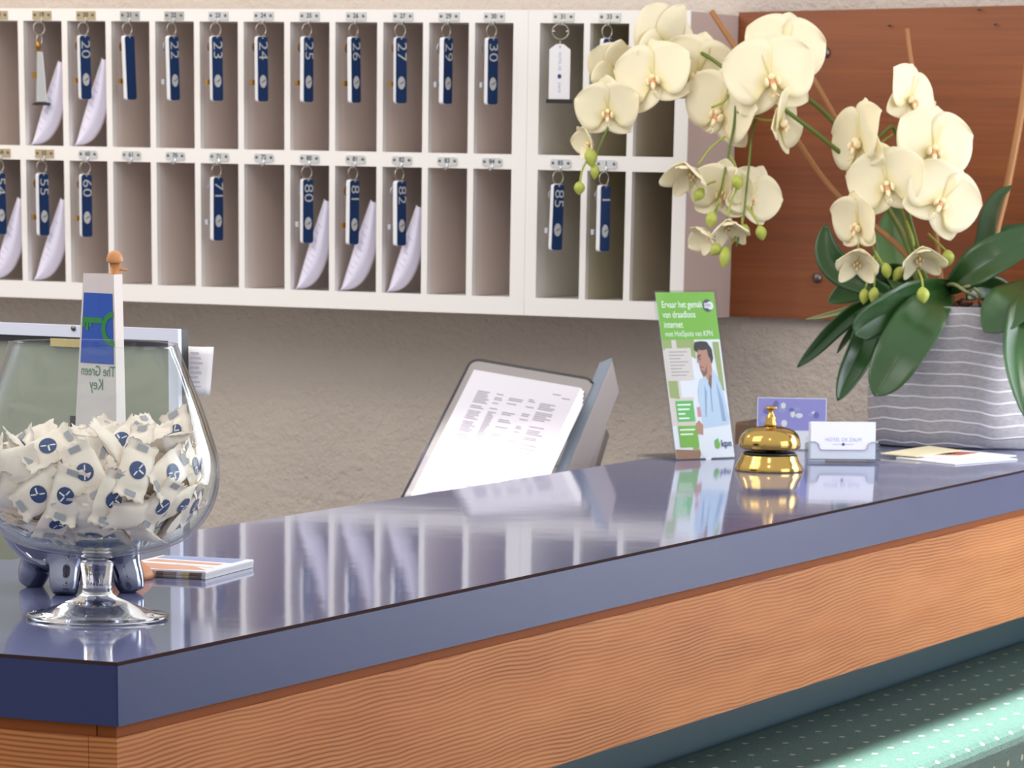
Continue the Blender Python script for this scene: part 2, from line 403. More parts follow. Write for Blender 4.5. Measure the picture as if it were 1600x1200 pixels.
# ------------------------------------------------------------------ key racks on the wall
YF = 3.0086                                      # front face
ZT, ZB = ZC+0.5959, ZC+0.1515
ZR = ZC+0.5773                                    # under the top rail
ZM1, ZM0 = ZC+0.3878, ZC+0.3659                    # middle rail
ZL = ZC+0.1779                                    # top of the bottom rail
def rack(name, x0, x1, stile0, stile1, divs, inside, label, sidem=None):
    r = thing(name, label, 'key rack', ((x0+x1)/2, XW-.02, ZB))
    fr = MB()
    fr.box((x0, YF, ZR), (x1, YF+.014, ZT)); fr.box((x0, YF, ZB), (x1, YF+.014, ZL))
    fr.box((x0, YF, ZL), (stile0, YF+.014, ZR)); fr.box((stile1, YF, ZL), (x1, YF+.014, ZR))
    fr.box((stile0, YF, ZM0), (stile1, YF+.014, ZM1))
    fr.build('front_frame', M['white'], r)
    b = MB(); yb = XW-.012
    b.box((x0, YF+.0145, ZT-.018), (x1, yb, ZT-.0005)); b.box((x0, YF+.0145, ZB+.0005), (x1, yb, ZB+.018))
    b.box((x0, YF+.0145, ZB+.018), (stile0-.002, yb, ZT-.018))
    b.build('carcass', M['white'], r)
    MB().box((stile1+.002, YF+.0145, ZB+.018), (x1, yb, ZT-.018)).build('side_board', sidem or inside, r)
    MB().box((stile0, YF+.0145, ZM0+.002), (stile1, yb, ZM1-.002)).build('shelf', inside, r)
    MB().box((stile0, YF+.0145, ZL-.02), (stile1, yb, ZL-.001)).build('bottom_shelf', M['white'], r)
    MB().box((x0+.001, XW-.0118, ZB+.001), (x1-.001, XW-.001, ZT-.001)).build('back_panel', inside, r)
    for x in divs:
        d = MB(); d.box((x-.0051, YF, ZM1), (x+.0051, YF+.012, ZR)); d.box((x-.0051, YF, ZL), (x+.0051, YF+.012, ZM0))
        d.box((x-.0047, YF+.012, ZM1), (x+.0047, yb, ZT-.018), 1); d.box((x-.0047, YF+.012, ZL), (x+.0047, yb, ZM0), 1)
        d.build('divider', [M['white'], inside], r)
    return r
DL = [-2.0369, -1.9573, -1.8772, -1.7967, -1.7169, -1.638, -1.5586, -1.4811, -1.3998, -1.3216, -1.2397, -1.1619, -1.0849]
rl = rack('pigeonhole_key_rack', -2.1392, -0.9916, -2.1166, -1.0158, DL, M['white_in'], 'long white key rack of two pigeonhole rows left of the orchid')
DR = [-0.8948, -0.8214]
rr_ = rack('pigeonhole_key_rack', -0.9912, -0.728, -0.972, -0.75, DR, M['tan_in'], 'short three column white key rack beside the reddish wooden panel', M['rack_side'])
MB().box((-0.7277, YF+.001, ZB+.001), (-0.7268, XW-.004, ZT-.001)).build('side_panel', M['rack_side'], rr_)
cellsL = [(DL[i]+DL[i+1])/2 for i in range(len(DL)-1)]+[(DL[-1]+.005+-1.0158)/2]
cellsR = [(-0.972+DR[0])/2, (DR[0]+DR[1])/2, (DR[1]+-0.75)/2]
HOOK = {}
def plate(rack_, x, z, num, m, rnd):
    w, h = .0170, .0064
    p = MB()
    if rnd:
        k = .0038; pts = []
        for cx, cz, a0 in ((w-k, h-k, 0), (-w+k, h-k, 90), (-w+k, -h+k, 180), (w-k, -h+k, 270)):
            for a in (0, 30, 60, 90): pts.append((x+cx+k*math.cos(math.radians(a0+a)), YF, z+cz+k*math.sin(math.radians(a0+a))))
    else: pts = [(x-w, YF, z-h), (x+w, YF, z-h), (x+w, YF, z+h), (x-w, YF, z+h)]
    p.prism(pts, (0, -.0017, 0))
    o = p.build('number_plate', m, rack_)
    for sx in (-.0127, .0127):
        s = MB(); s.lathe([(.0022, 0), (.0022, .0009), (.0011, .0016), (0, .0016)], (x+sx, YF-.0017, z+.0008), 12, axis=(0,-1,0)); s.build('screw', M['bolt'], o)
    if num:
        t = MB(); add_text(t, num, .0094, (x, YF-.0017, z+.0008), (1,0,0), (0,0,1), (0,-1,0), .0004, bold=.0002)
        t.build('room_number', M['print'], o)
    hk = MB(); zz = z-h
    hk.tube(spline([(x, YF-.0009, zz+.003), (x, YF-.0023, zz-.0015), (x, YF-.0070, zz-.0053), (x, YF-.0121, zz-.0049), (x, YF-.0140, zz-.0008)], 4), .0014, 8)
    hk.build('hook', M['chrome'] if rnd else M['steel'], o)
    return V((x, YF-.0110, zz-.0050))
ZP1, ZP2 = ZC+0.5856, ZC+0.3757
upl = ['', '18', '19', '20', '21', '22', '23', '24', '25', '26', '27', '29', '30']
lol = ['', '53', '54', '55', '60', '61', '70', '71', '72', '80', '81', '82', '83', '84']
for i, x in enumerate(cellsL):
    un_ = (['17', '18', '19', '20', '21', '22', '23', '24', '25', '26', '27', '29', '30'])[i]
    ln_ = (['53', '54', '55', '60', '61', '70', '71', '72', '80', '81', '82', '83', '84'])[i]
    HOOK['u', i] = plate(rl, x, ZP1, un_, M['brass_plate'] if i < 4 else M['white_plate'] if i > 5 else M['steel'], False)
    HOOK['l', i] = plate(rl, x, ZP2, ln_, M['brass_plate'] if i < 3 else M['white_plate'], i > 2)
for i, x in enumerate(cellsR):
    HOOK['ur', i] = plate(rr_, x, ZP1, ('31', '33', '34')[i], M['steel'], False)
for i, x in enumerate(cellsR[:2]):
    HOOK['lr', i] = plate(rr_, x, ZP2, ('85', '1')[i], M['white_plate'], True)

# ------------------------------------------------------------------ keys on the hooks
LF, WF, TF = .128, .0245, .0145
def rrect(w, l, k):
    pts = []
    for cx, cz, a0 in ((w/2-k, -k, 0), (-w/2+k, -k, 90), (-w/2+k, -l+k, 180), (w/2-k, -l+k, 270)):
        for a in (0, 22.5, 45, 67.5, 90): pts.append((cx+k*math.cos(math.radians(a0+a)), cz+k*math.sin(math.radians(a0+a))))
    return pts
def key_fob(hook, num, label, yaw, tilt, keyside=1, sink=0.0):
    r = thing('key_fob', label, 'key fob', hook, 'numbered blue key fobs on the racks')
    b = MB(); zt0 = -.0245
    b.prism([(x, -TF/2, z+zt0) for x, z in rrect(WF, LF, .0055)], (0, TF-.002, 0))
    b.build('fob_body', M['fobwhite'], r, local=True, bevel=.0012)
    f = MB().prism([(x, -TF/2-.0001, z+zt0-.0006) for x, z in rrect(WF-.0012, LF-.0012, .005)], (0, -.0016, 0))
    fo = f.build('blue_face', M['navy'], r, local=True)
    yf = -TF/2-.0017
    if num:
        t = MB(); add_text(t, num, .029, (0, yf, zt0-.028), (0,0,-1), (1,0,0), (0,-1,0), .0003, sx=1.3, bold=-.0002); t.build('number', M['silver_print'], fo, local=True)
    em = MB(); em.prism([(.0078*math.cos(2*PI*i/20), yf, zt0-.088+.0125*math.sin(2*PI*i/20)) for i in range(20)], (0, -.0004, 0))
    em.prism([(-.006, yf-.0004, zt0-.0905), (-.001, yf-.0004, zt0-.0885), (.006, yf-.0004, zt0-.0835), (.0055, yf-.0004, zt0-.0855), (.001, yf-.0004, zt0-.0895)], (0, -.0003, 0), 1)
    if num: em.build('emblem', [M['silver_print'], M['navy']], fo, local=True)
    rg = MB(); n = 20
    rg.tube([(.0118*math.sin(2*PI*i/n), -.001, -.0118+.0128*math.cos(2*PI*i/n)) for i in range(n+1)], .0008, 6); rg.tube([(0, -.0005, -.0235), (0, -.006, -.026), (0, -.0105, -.029)], .0012, 6)
    rg.build('split_ring', M['wire'], r, local=True)
    k = MB(); kx = -.004*keyside
    k.prism([(kx+.010*math.cos(2*PI*i/16), TF/2+.002, -.046+.012*math.sin(2*PI*i/16)) for i in range(16)], (0, .002, 0))
    k.box((kx-.003, TF/2+.002, -.118), (kx+.003, TF/2+.004, -.056)); k.box((kx-.016, TF/2+.002, -.120), (kx+.003, TF/2+.0045, -.110))
    ko = k.build('key', M['oldbrass'] if random.random() < .6 else M['chrome'], r, local=True)
    r.rotation_euler = (math.radians(1.5), math.radians(tilt), math.radians(yaw)); r.scale = (.755,)*3; return r
random.seed(11)
def yw(d=0): return 58+d
up = [(3, '20', -2, -1.5), (4, '', 6, -3.2), (5, '22', 6, -2.4), (6, '23', -6, -1.2), (7, '24', -2, -1.2), (8, '25', 4, -.7), (9, '26', 8, -2.2), (10, '27', -10, -.8), (11, '29', 10, -1.0), (12, '30', -2, -1.0)]
for i, n, dy, ti in up:
    lab = ('key fob with number %s on the upper rack row' % n) if n else 'plain blue key fob showing no number, between 20 and 22'
    key_fob(HOOK['u', i], n, lab, yw(dy), ti)
for i, n, dy, ti in [(1, '54', -2, -1), (2, '55', 2, -.8), (3, '60', -5, -.4), (6, '71', 4, -.6), (8, '80', -4, -.6), (9, '81', 5, -.4), (10, '82', 8, -1.8)]:
    key_fob(HOOK['l', i], n, 'key fob with number %s on the lower rack row' % n, yw(dy), ti)
key_fob(HOOK['ur', 1], '33', 'key fob with number 33 half hidden behind orchid petals', yw(-2), -.6)
key_fob(HOOK['lr', 0], '85', 'key fob with number 85 on the short rack', yw(-8), .8)
key_fob(HOOK['lr', 1], '1', 'key fob with the single digit 1 on the short rack', yw(2), -1)
# the two odd ones
h = HOOK['u', 2]
r = thing('steel_key_holder', 'grey steel tapered key holder with black foot, left of fob 20', 'key fob', h)
rg = MB(); rg.tube([(.012*math.sin(2*PI*i/20), -.001, -.0115+.013*math.cos(2*PI*i/20)) for i in range(21)], .0009, 6)
rg.tube([(.006*math.sin(2*PI*i/12), .001, -.034+.010*math.cos(2*PI*i/12)) for i in range(13)], .0011, 6)
rg.build('split_ring', M['wire'], r, local=True)
k = MB(); k.ball((-.003, -.001, -.046), .006, .005, .010, 10, 6); k.build('clasp', M['oldbrass'], r, local=True)
b = MB(); b.prism([(-.006, -.008, -.058), (.006, -.008, -.058), (.0115, -.009, -.160), (-.0115, -.009, -.160)], (0, .014, 0)); b.build('tapered_body', M['steel'], r, local=True, bevel=.002)
MB().box((-.018, -.012, -.1655), (.018, .012, -.1602)).build('black_foot', M['black'], r, local=True, bevel=.0015)
k = MB().box((-.016, .006, -.112), (-.002, .009, -.098)); k.box((-.004, .0062, -.1), (.001, .0088, -.05)); k.build('key', M['oldbrass'], r, local=True)
r.rotation_euler = (0, math.radians(-.8), math.radians(40)); r.scale = (.755,)*3
h = HOOK['ur', 0]
r = thing('white_key_tag', 'white pointed key tag with black bar at its foot, left of the orchid blossoms', 'key tag', h)
rg = MB(); rg.tube([(.0165*math.sin(2*PI*i/20), -.001, -.0125+.0145*math.cos(2*PI*i/20)) for i in range(21)], .0011, 6)
for s_ in (-1, 1): rg.ball((.013*s_, -.002, -.012), .0028, None, None, 8, 6)
rg.tube([(0, -.001, -.026), (0, -.004, -.033), (0, -.0065, -.043)], .001, 6); rg.build('split_ring', M['wire'], r, local=True)
fx, fz = .021, -.140
b = MB().prism([(-fx, -.003, fz), (fx, -.003, fz), (fx, -.003, -.046), (.007, -.003, -.036), (-.007, -.003, -.036), (-fx, -.003, -.046)], (0, -.003, 0))
bo = b.build('tag_board', M['paperw'], r, local=True)
MB().box((-.026, -.010, fz-.008), (.026, .004, fz-.0002)).build('black_bar', M['black'], r, local=True, bevel=.001)
t = MB(); add_text(t, 'HOTEL DE', .0075, (0, -.006, -.069), (0,0,-1), (1,0,0), (0,-1,0), .0003); add_text(t, 'ZALM', .0075, (0, -.006, -.118), (0,0,-1), (1,0,0), (0,-1,0), .0003)
t.build('lettering', M['bluetext'], bo, local=True)
t = MB(); t.prism([(.004*math.cos(2*PI*i/14), -.006, -.097+.0045*math.sin(2*PI*i/14)) for i in range(14)], (0, -.0003, 0)); t.build('blue_dot', M['logo_blue'], bo, local=True)
r.rotation_euler = (0, 0, math.radians(18)); r.scale = (.755,)*3

# ------------------------------------------------------------------ curled papers in the pigeonholes
def curled(i, row, label, hgt, seed):
    rnd = random.Random(seed)
    x0, x1 = DL[i]+.0064, DL[i+1]-.0064; hgt *= .755
    z0 = (ZM1 if row == 'u' else ZL)+.001; w = x1-x0
    rows = []; n = 14
    def bez(p, q, r_, t): return tuple(p[k]*(1-t)**2+2*q[k]*t*(1-t)+r_[k]*t*t for k in range(3))
    for k in range(n+1):
        t = k/n
        L = bez((.0, .022, 0), (.27, .020, .42), (.70, .030, 1.0), t)
        Rg = bez((.05, .004, 0), (.84, .0, .18), (.86, .006, .98), t)
        S = bez((.12, .018, 0), (.98, .02, .04), (.97, .03, .96), t)
        row_ = []
        for j in range(7):
            a = j/6; row_.append(tuple(L[c]*(1-a)+Rg[c]*a for c in range(3)))
        for j in range(1, 5):
            a = j/4; row_.append(tuple(Rg[c]*(1-a)+S[c]*a for c in range(3)))
        # bulge the sheet toward the room
        pts = []
        for j, (px_, py_, pz_) in enumerate(row_):
            bl = -.010*math.sin(PI*min(j, 6)/6)*math.sin(PI*t)
            pts.append(V((x0+px_*w, YF+.003+.755*py_+.755*bl*(1 if j <= 6 else 0), z0+pz_*hgt)))
        rows.append(pts)
    mb = MB(); mb.grid(rows)
    r = thing('curled_paper', label, 'paper', ((x0+x1)/2, YF+.05, z0), 'curled papers in the pigeonholes')
    o = mb.build('sheet', M['paper'], r, solid=.0006)
    tx = MB()
    for k in range(4, 12):
        for j0, j1 in ((2, 4), (3, 5)):
            if rnd.random() < .35: continue
            a, b = rows[k][j0], rows[k][j1]; d = (rows[k+1][j0]-a)*.12; off = V((.3, -1, .1)).normalized()*.0012
            m_ = rows[k][(j0+j1)//2]
            tx.add([a+off, m_+off, b+off, b+d+off, m_+d+off, a+d+off], [(0,1,4,5), (1,2,3,4)])
    tx.build('print_lines', M['paperg'], o)
curled(2, 'u', 'curled paper under the steel tapered key holder', .172, 1)
curled(3, 'u', 'curled paper in the pigeonhole of key 20', .178, 2)
curled(1, 'l', 'curled paper in the pigeonhole of key 54 at the photo edge', .172, 3)
curled(2, 'l', 'curled paper in the pigeonhole of key 55', .172, 4)
curled(8, 'l', 'curled paper in the pigeonhole of key 80', .182, 5)
curled(9, 'l', 'curled paper in the pigeonhole of key 81', .182, 6)
curled(10, 'l', 'curled paper in the pigeonhole of key 82', .174, 7)
b = MB().box((-0.7817, YF+.022, ZL+.0005), (-0.7534, YF+.12, ZL+.0075)).build('paper_stack', M['bindergrey']); tag(recenter(b), 'flat grey leaflet pile in the lower right pigeonhole above the leaflet stand', 'papers')

# ------------------------------------------------------------------ wooden panel on the wall
wp = thing('wooden_panel', 'reddish brown wooden board bolted to the wall behind the orchid', 'wall panel', (-.37, XW-.0006, ZC+.152))
a = MB(); pts = [(-0.7265, XW-.0006, ZC+0.1523), (0.0503, XW-.0006, ZC+0.1523), (0.0503, XW-.0006, ZC+0.6192), (-0.7265, XW-.0006, ZC+0.6)]
a.prism(pts, (0, -.020, 0)); a.build('board', M['panel'], wp)
for u, v in ((1290, 82), (1277, 434)):
    p = at(u, v, 1, XW-.021); c = MB().lathe([(.0076, 0), (.0076, .0015), (.0064, .0045), (.003, .0068), (0, .0072)], p, 20, axis=(0,-1,0)); c.build('bolt', M['bolt'], wp)
for u, v in ((1390, 40), (1555, 38), (1530, 15)):
    p = at(u, v, 1, XW-.021); c = MB().tube([p, p+V((.001, -.012, .001))], .0014, 8); c.build('nail', M['bolt'], wp)
# low cabinet glimpsed between the bell and the vase
lc = MB(); p0 = at(1148, 659, 1, XW-.12)
lc.box((p0.x, XW-.12, 0), (-W-.004, XW-.002, p0.z)); o = lc.build('low_cabinet', M['cabinet'], bevel=.004); tag(recenter(o), 'brown low cabinet against the wall glimpsed behind the bell', 'cabinet')

# ------------------------------------------------------------------ brandy glass full of sweets
gc = onc(152.5, 965.5); gs = depth(gc); gp = F/gs
gx, gy = gc.x, gc.y
def gz(v): return hz(gx, gy, v)
prof = [(872, 15), (869, 40), (862, 78), (853, 112), (838, 142), (812, 168), (780, 185), (745, 192), (710, 189.5), (677, 180), (648, 170.5), (620, 160.5), (590, 149), (560, 137), (545, 131.5), (538, 129)]
P = [(r/gp, gz(v)) for v, r in prof]
Ps = []
for i in range(len(P)-1):
    for k in range(3):
        t = k/3; a_, b_ = P[max(i-1, 0)], P[i]; c_, d_ = P[i+1], P[min(i+2, len(P)-1)]
        f = lambda q: .5*((2*b_[q])+(c_[q]-a_[q])*t+(2*a_[q]-5*b_[q]+4*c_[q]-d_[q])*t*t+(3*b_[q]-a_[q]-3*c_[q]+d_[q])*t**3)
        Ps.append((f(0), f(1)))
Ps.append(P[-1])
TH = .0024
inner = []
for i, (r_, z_) in enumerate(Ps):
    a_, b_ = Ps[max(i-1, 0)], Ps[min(i+1, len(Ps)-1)]; dx, dz = b_[0]-a_[0], b_[1]-a_[1]; l_ = math.hypot(dx, dz)
    inner.append((max(r_-TH*dz/l_, 0.0), z_+TH*dx/l_))
bg = thing('brandy_glass', 'giant clear brandy glass filled with wrapped sweets near the counter corner', 'glass', (gx, gy, ZC))
bz = P[0][1]
pr = [(0, bz-.0004)]+Ps+[(Ps[-1][0]+.0004, Ps[-1][1]+.0012), (inner[-1][0], inner[-1][1]+.0012)]+inner[::-1]+[(0, inner[0][1])]
MB().lathe(pr, (gx, gy, 0), 96).build('bowl', M['bowl'], bg)
sz = [(0, ZC+.0006), (.0605, ZC+.0006), (.0618, ZC+.0018), (.0615, ZC+.0034), (.059, ZC+.0042)]
for v, r in ((956, 88), (948, 68), (940, 48), (933, 31), (926, 23.5), (912, 22), (895, 24), (882, 26), (879, 26.5), (876, 22), (873.2, 16)): sz.append((r/gp, gz(v)))
sz.append((0, sz[-1][1]))
MB().lathe(sz, (gx, gy, 0), 96).build('stem_and_foot', M['glass'], bg)
inr = sorted([(z_, r_) for r_, z_ in inner])
def rin(z):
    for (z0, r0), (z1, r1) in zip(inr, inr[1:]):
        if z0 <= z <= z1: return r0+(r1-r0)*(z-z0)/(z1-z0+1e-9)
    return 0.001
# one sweet, copied
def sweet_proto():
    L_, W_ = .025, .0145; rows = []; rb = []
    def hgt(a, b): return .0052*max(0, (1-(abs(a)/.66)**2.2))*(1-abs(b)**2.4)**.6 if abs(a) < .66 else 0
    nx, ny = 20, 8
    for sgn in (1, -1):
        rws = []
        for i in range(nx+1):
            a = -1+2*i/nx; row_ = []
            for j in range(ny+1):
                b_ = -1+2*j/ny
                ex = .0012*((-1)**j) if i in (0, nx) else 0
                wv = .0008*math.sin(9*a+3*b_) if abs(a) > .66 else .0003*math.sin(14*a+5*b_)
                w_ = W_*(1-.10*max(0, 1-abs(abs(a)-.7)/.2))
                row_.append(V((a*L_+ex, b_*w_, sgn*(hgt(a, b_)+.0002)+wv+.0022*a*a)))
            rws.append(row_)
        rows.append(rws)
    mb = MB(); mb.grid(rows[0]); mb.grid([r[::-1] for r in rows[1]])
    n_ = (nx+1)*(ny+1); k_ = ny+1
    def rim(idx): return idx
    for i in range(nx):
        for j in (0, ny):
            a, b_ = i*k_+j, (i+1)*k_+j; c, d = n_+(i+1)*k_+(ny-j), n_+i*k_+(ny-j); mb.f.append([a, b_, c, d]); mb.mi.append(0); mb.sm.append(True)
    for j in range(ny):
        for i in (0, nx):
            a, b_ = i*k_+j, i*k_+j+1; c, d = n_+i*k_+(ny-j-1), n_+i*k_+(ny-j); mb.f.append([a, b_, c, d]); mb.mi.append(0); mb.sm.append(True)
    o = mb.build('wrapped_sweet', M['wrapper'])
    for sgn in (1,):
        lg_ = MB()
        def q(x, y, lift): return V((x, y, sgn*(hgt(x/L_, y/W_)+.0002+lift)+.0022*(x/L_)**2))
        ring = [[q(0, 0, .0006)]*17]+[[q(rr*math.cos(2*PI*i/16), rr*math.sin(2*PI*i/16), .0006) for i in range(17)] for rr in (.004, .0076)]
        lg_.grid(ring, 0)
        lg_.add([q(-.006, .0035, .0010), q(-.006, .0022, .0010), q(.0055, -.0030, .0010), q(.0055, -.0018, .0010)], [(0,1,2,3)], 1)
        lg_.add([q(-.001, .0008, .0011), q(.0005, .0005, .0011), q(.002, .0055, .0011), q(.0006, .0058, .0011)], [(0,1,2,3)], 1)
        lg_.build('logo_print', [M['logo_blue'], M['paperw']], o)
        sq = MB()
        for sx in (-1, 1): sq.add([q(sx*.0175, -.005, .0012), q(sx*.0225, -.005, .0012), q(sx*.0225, .005, .0012), q(sx*.0175, .005, .0012)], [(0,1,2,3)])
        sq.build('end_print', M['wrapper_grey'], o)
    return tag(o, 'white wrapped sweet with blue round logo piled in the big brandy glass', 'sweet', 'wrapped sweets in the brandy glass')
sw = sweet_proto()
def place(o, p, nrm, spin):
    n_ = V(nrm).normalized(); a = n_.orthogonal().normalized(); a = Matrix.Rotation(spin, 3, n_)@a; b_ = n_.cross(a)
    R = Matrix((a, b_, n_)).transposed(); o.matrix_world = Matrix.Translation(p)@R.to_4x4()
def copy_tree(o):
    c = o.copy(); col.objects.link(c)
    for ch in list(o.children): d = ch.copy(); col.objects.link(d); d.parent = c
    return c
rnd = random.Random(5); spots = []
ztop = gz(708)
def okp(p, dmin): return all((p-q).length > dmin for q, _ in spots)
for tries in range(6000):                        # against the glass
    z = inr[0][0]+.008+(ztop-inr[0][0]-.012)*rnd.random(); az = rnd.random()*2*PI
    r_ = rin(z)
    if r_ < .03: continue
    sl = (rin(z+.004)-rin(z-.004))/.008
    d = V((math.cos(az), math.sin(az), 0)); n_ = (d-V((0,0,sl))).normalized()
    p = V((gx, gy, z))+d*r_-n_*(.0125+.006*rnd.random())
    if not okp(p, .0235): continue
    nn = (n_+V((rnd.gauss(0,.22), rnd.gauss(0,.22), rnd.gauss(0,.22)))).normalized()
    spots.append((p, nn))
for tries in range(3000):                        # heap on top, a little higher at the right
    az = rnd.random()*2*PI; rr = .080*math.sqrt(rnd.random())
    d = V((math.cos(az), math.sin(az), 0))*rr; p = V((gx, gy, ztop))+d; p.z += .004+.006*d.dot(VR)/.08+.010*(rnd.random()-.3)
    if rr > rin(p.z)-.020 or not okp(p, .0265): continue
    nn = V((rnd.gauss(0,.6), rnd.gauss(0,.6), .9))-VH*.75; spots.append((p, nn.normalized()))
for tries in range(3000):                        # core of the pile
    z = inr[0][0]+.02+(ztop-inr[0][0]-.03)*rnd.random(); az = rnd.random()*2*PI; rr = (rin(z)-.035)*math.sqrt(rnd.random())
    if rr < 0: continue
    p = V((gx+math.cos(az)*rr, gy+math.sin(az)*rr, z))
    if not okp(p, .027): continue
    spots.append((p, V((rnd.gauss(0,1), rnd.gauss(0,1), rnd.gauss(0,1))).normalized()))
def fits(p, n_, spin):
    n_ = V(n_).normalized(); a = n_.orthogonal().normalized(); a = Matrix.Rotation(spin, 3, n_)@a; b_ = n_.cross(a)
    bad = 0
    for sx in (-.025, 0, .025):
        for sy in (-.014, .014):
            q = p+a*sx+b_*sy+n_*(.0022*abs(sx)/.025); rr = math.hypot(q.x-gx, q.y-gy); bad = max(bad, rr-(rin(q.z)-.0012))
            if q.z < inr[0][0]+.001: bad = 1
    return bad
first = True
for p, nn in spots:
    best = None
    for k in range(10):
        sp = rnd.random()*2*PI
        if nn.dot(V((p.x-gx, p.y-gy, 0))) > 0: nn2 = -nn if k % 2 else nn
        else: nn2 = nn if k % 2 else -nn
        b_ = fits(p, nn2, sp)
        if best is None or b_ < best[0]: best = (b_, sp, nn2)
        if b_ <= 0: break
    for step in range(14):                       # draw in until it clears the glass
        if best[0] <= 0: break
        p = p+(V((gx, gy, p.z+.003))-p).normalized()*.003; best = (fits(p, best[2], best[1]), best[1], best[2])
    if best[0] > .002: continue
    o = sw if first else copy_tree(sw); first = False
    place(o, p, best[2], best[1])

# ------------------------------------------------------------------ paper flag on a turned stand behind the glass
fb = onc(186, 903); fx_, fy_ = fb.x, fb.y; fp = ppm(fb)
fl = thing('paper_flag_stand', 'wooden knob stand wearing a white paper flag with a green key', 'flag', (fx_, fy_, ZC))
MB().lathe([(0, ZC+.0004), (.033, ZC+.0004), (.0335, ZC+.004), (.030, ZC+.009), (.022, ZC+.016), (.014, ZC+.022), (.006, ZC+.026), (0, ZC+.026)], (fx_, fy_, 0), 40).build('base', M['terracotta'], fl)
zk = hz(fx_, fy_, 411)
MB().tube([(fx_, fy_, ZC+.02), (fx_, fy_, zk)], .0048, 14).build('stick', M['lightwood'], fl)
rk = 12.8/fp
MB().lathe([(0, zk), (rk*.9, zk), (rk*.99, zk+.0015), (rk*.98, zk+.004), (rk*.82, zk+.008), (rk*.48, zk+.0105), (0, zk+.0114)], (fx_, fy_, 0), 28).build('knob', M['lightwood'], fl)
zp = hz(fx_, fy_, 421); a = V((fx_, fy_, zp))
MB().tube([a, a+VR*.0115-VH*.001], .0013, 8).build('peg', M['lightwood'], fl)
# the paper: a tapering folded sleeve round the stick
def fpt(u, v, off): return V((fx_, fy_, hz(fx_, fy_, v)))+VR*((u-186)/fp)+VH*off
sl = MB(); ang = []
rowsf = []
for k in range(13):
    t = k/12; v = 428+(702-428)*t
    ul = 137-20*t; um = 187.5+.5*t+1.2*math.sin(PI*t); ur = 197.5+3*t
    rowsf.append([fpt(um, v, .016), fpt(ul, v, .006+.008*t), fpt((ul+um)/2, v, -.009+.003*math.sin(PI*t)), fpt(um, v, -.020), fpt(ur, v, -.004), fpt(um, v, .016)])
sl.grid([r[::-1] for r in rowsf], smooth=False); so = sl.build('paper_sleeve', M['flagpaper'], fl, solid=.0005)
def face(x, v, lift=.0007):                     # x: 0 left edge .. 1 fold, on the front face
    t = (v-428)/(702-428); k = min(11, max(0, int(t*12))); f = t*12-k
    def rw(i):
        r = rowsf[i]; q = x*2; return r[1]+(r[2]-r[1])*q if q < 1 else r[2]+(r[3]-r[2])*(q-1)
    p = rw(k)+(rw(k+1)-rw(k))*f; return p-VH*lift-VR*lift*.25
pr_ = MB(); g = [[face(x, 458+(568-458)*k/8) for x in (.05, .2, .35, .5, .65, .8, .95)] for k in range(9)]; pr_.grid(g, 0, False); pr_.build('blue_print', M['flagblue'], so)
kg = MB()
def keyarc():
    rows_ = []
    for k in range(25):
        a_ = math.radians(88+184*k/24); c, s = math.cos(a_), math.sin(a_)
        rows_.append([face(.955+.34*c, 513-27*s, .0011), face(.955+.22*c, 513-18*s, .0011)])
    return rows_
kg.grid(keyarc(), 0, False)
kg.grid([[face(.05+.59*k/6, 496, .0011), face(.05+.59*k/6, 505, .0011)] for k in range(7)], 0, False)
for x0, x1, v1 in ((.05, .14, 511), (.16, .24, 517), (.26, .33, 511)):
    kg.grid([[face(x0, 504, .0011), face(x1, 504, .0011)], [face(x0, v1, .0011), face(x1, v1, .0011)]], 0, False)
kg.build('green_key_print', M['green'], so)
def face_text(body, size_v, cx, cv, sx):
    vs, fs = text_geo(body, 1.0, 1.0); t = MB()
    t.add([face(cx-x*sx, cv-y*size_v, .0009) for x, y in vs], [f for f in fs]); return t
face_text('The Green', 23, .53, 580, .205).build('lettering', M['greentext'], so)
face_text('Key', 25, .50, 601, .235).build('lettering', M['greentext'], so)

# ------------------------------------------------------------------ silver piggy bank behind the glass
pc = onc(127, 921); px_, py_ = pc.x, pc.y
pg = thing('silver_piggy_bank', 'shiny silver piggy bank standing behind the brandy glass', 'piggy bank', (px_, py_, ZC))
pm = ppm(pc)
yaw = math.radians(29); D = (-VH*math.cos(yaw)+VR*math.sin(yaw)); S = V((-D.y, D.x, 0))   # D: where it faces, S: to its left
def pv(d, s, z): return V((px_, py_, ZC))+D*d+S*s+V((0,0,z))
zc_ = .070
R3 = Matrix((D, S, V((0,0,1)))).transposed()
import bmesh
def meta_skin(name, chains, parent, m, sub=2):
    vs, es, rs = [], [], []
    for ch in chains:
        for k, (p, r_, link) in enumerate(ch):
            vs.append(V(p)); rs.append(r_); i = len(vs)-1
            if k == 0 and link is not None: es.append((link, i))
            elif k > 0: es.append((i-1, i))
    me = bpy.data.meshes.new(name); org = ORG[parent.name]
    me.from_pydata([tuple(p-org) for p in vs], es, []); o = bpy.data.objects.new(name, me); col.objects.link(o); o.parent = parent; ORG[o.name] = org
    sk = o.modifiers.new('skin', 'SKIN'); sk.use_smooth_shade = True
    for i, d in enumerate(me.skin_vertices[0].data): d.radius = (rs[i], rs[i])
    me.skin_vertices[0].data[0].use_root = True
    ss = o.modifiers.new('sub', 'SUBSURF'); ss.levels = ss.render_levels = sub
    me.materials.append(m); return o
pb = MB(); rws = []
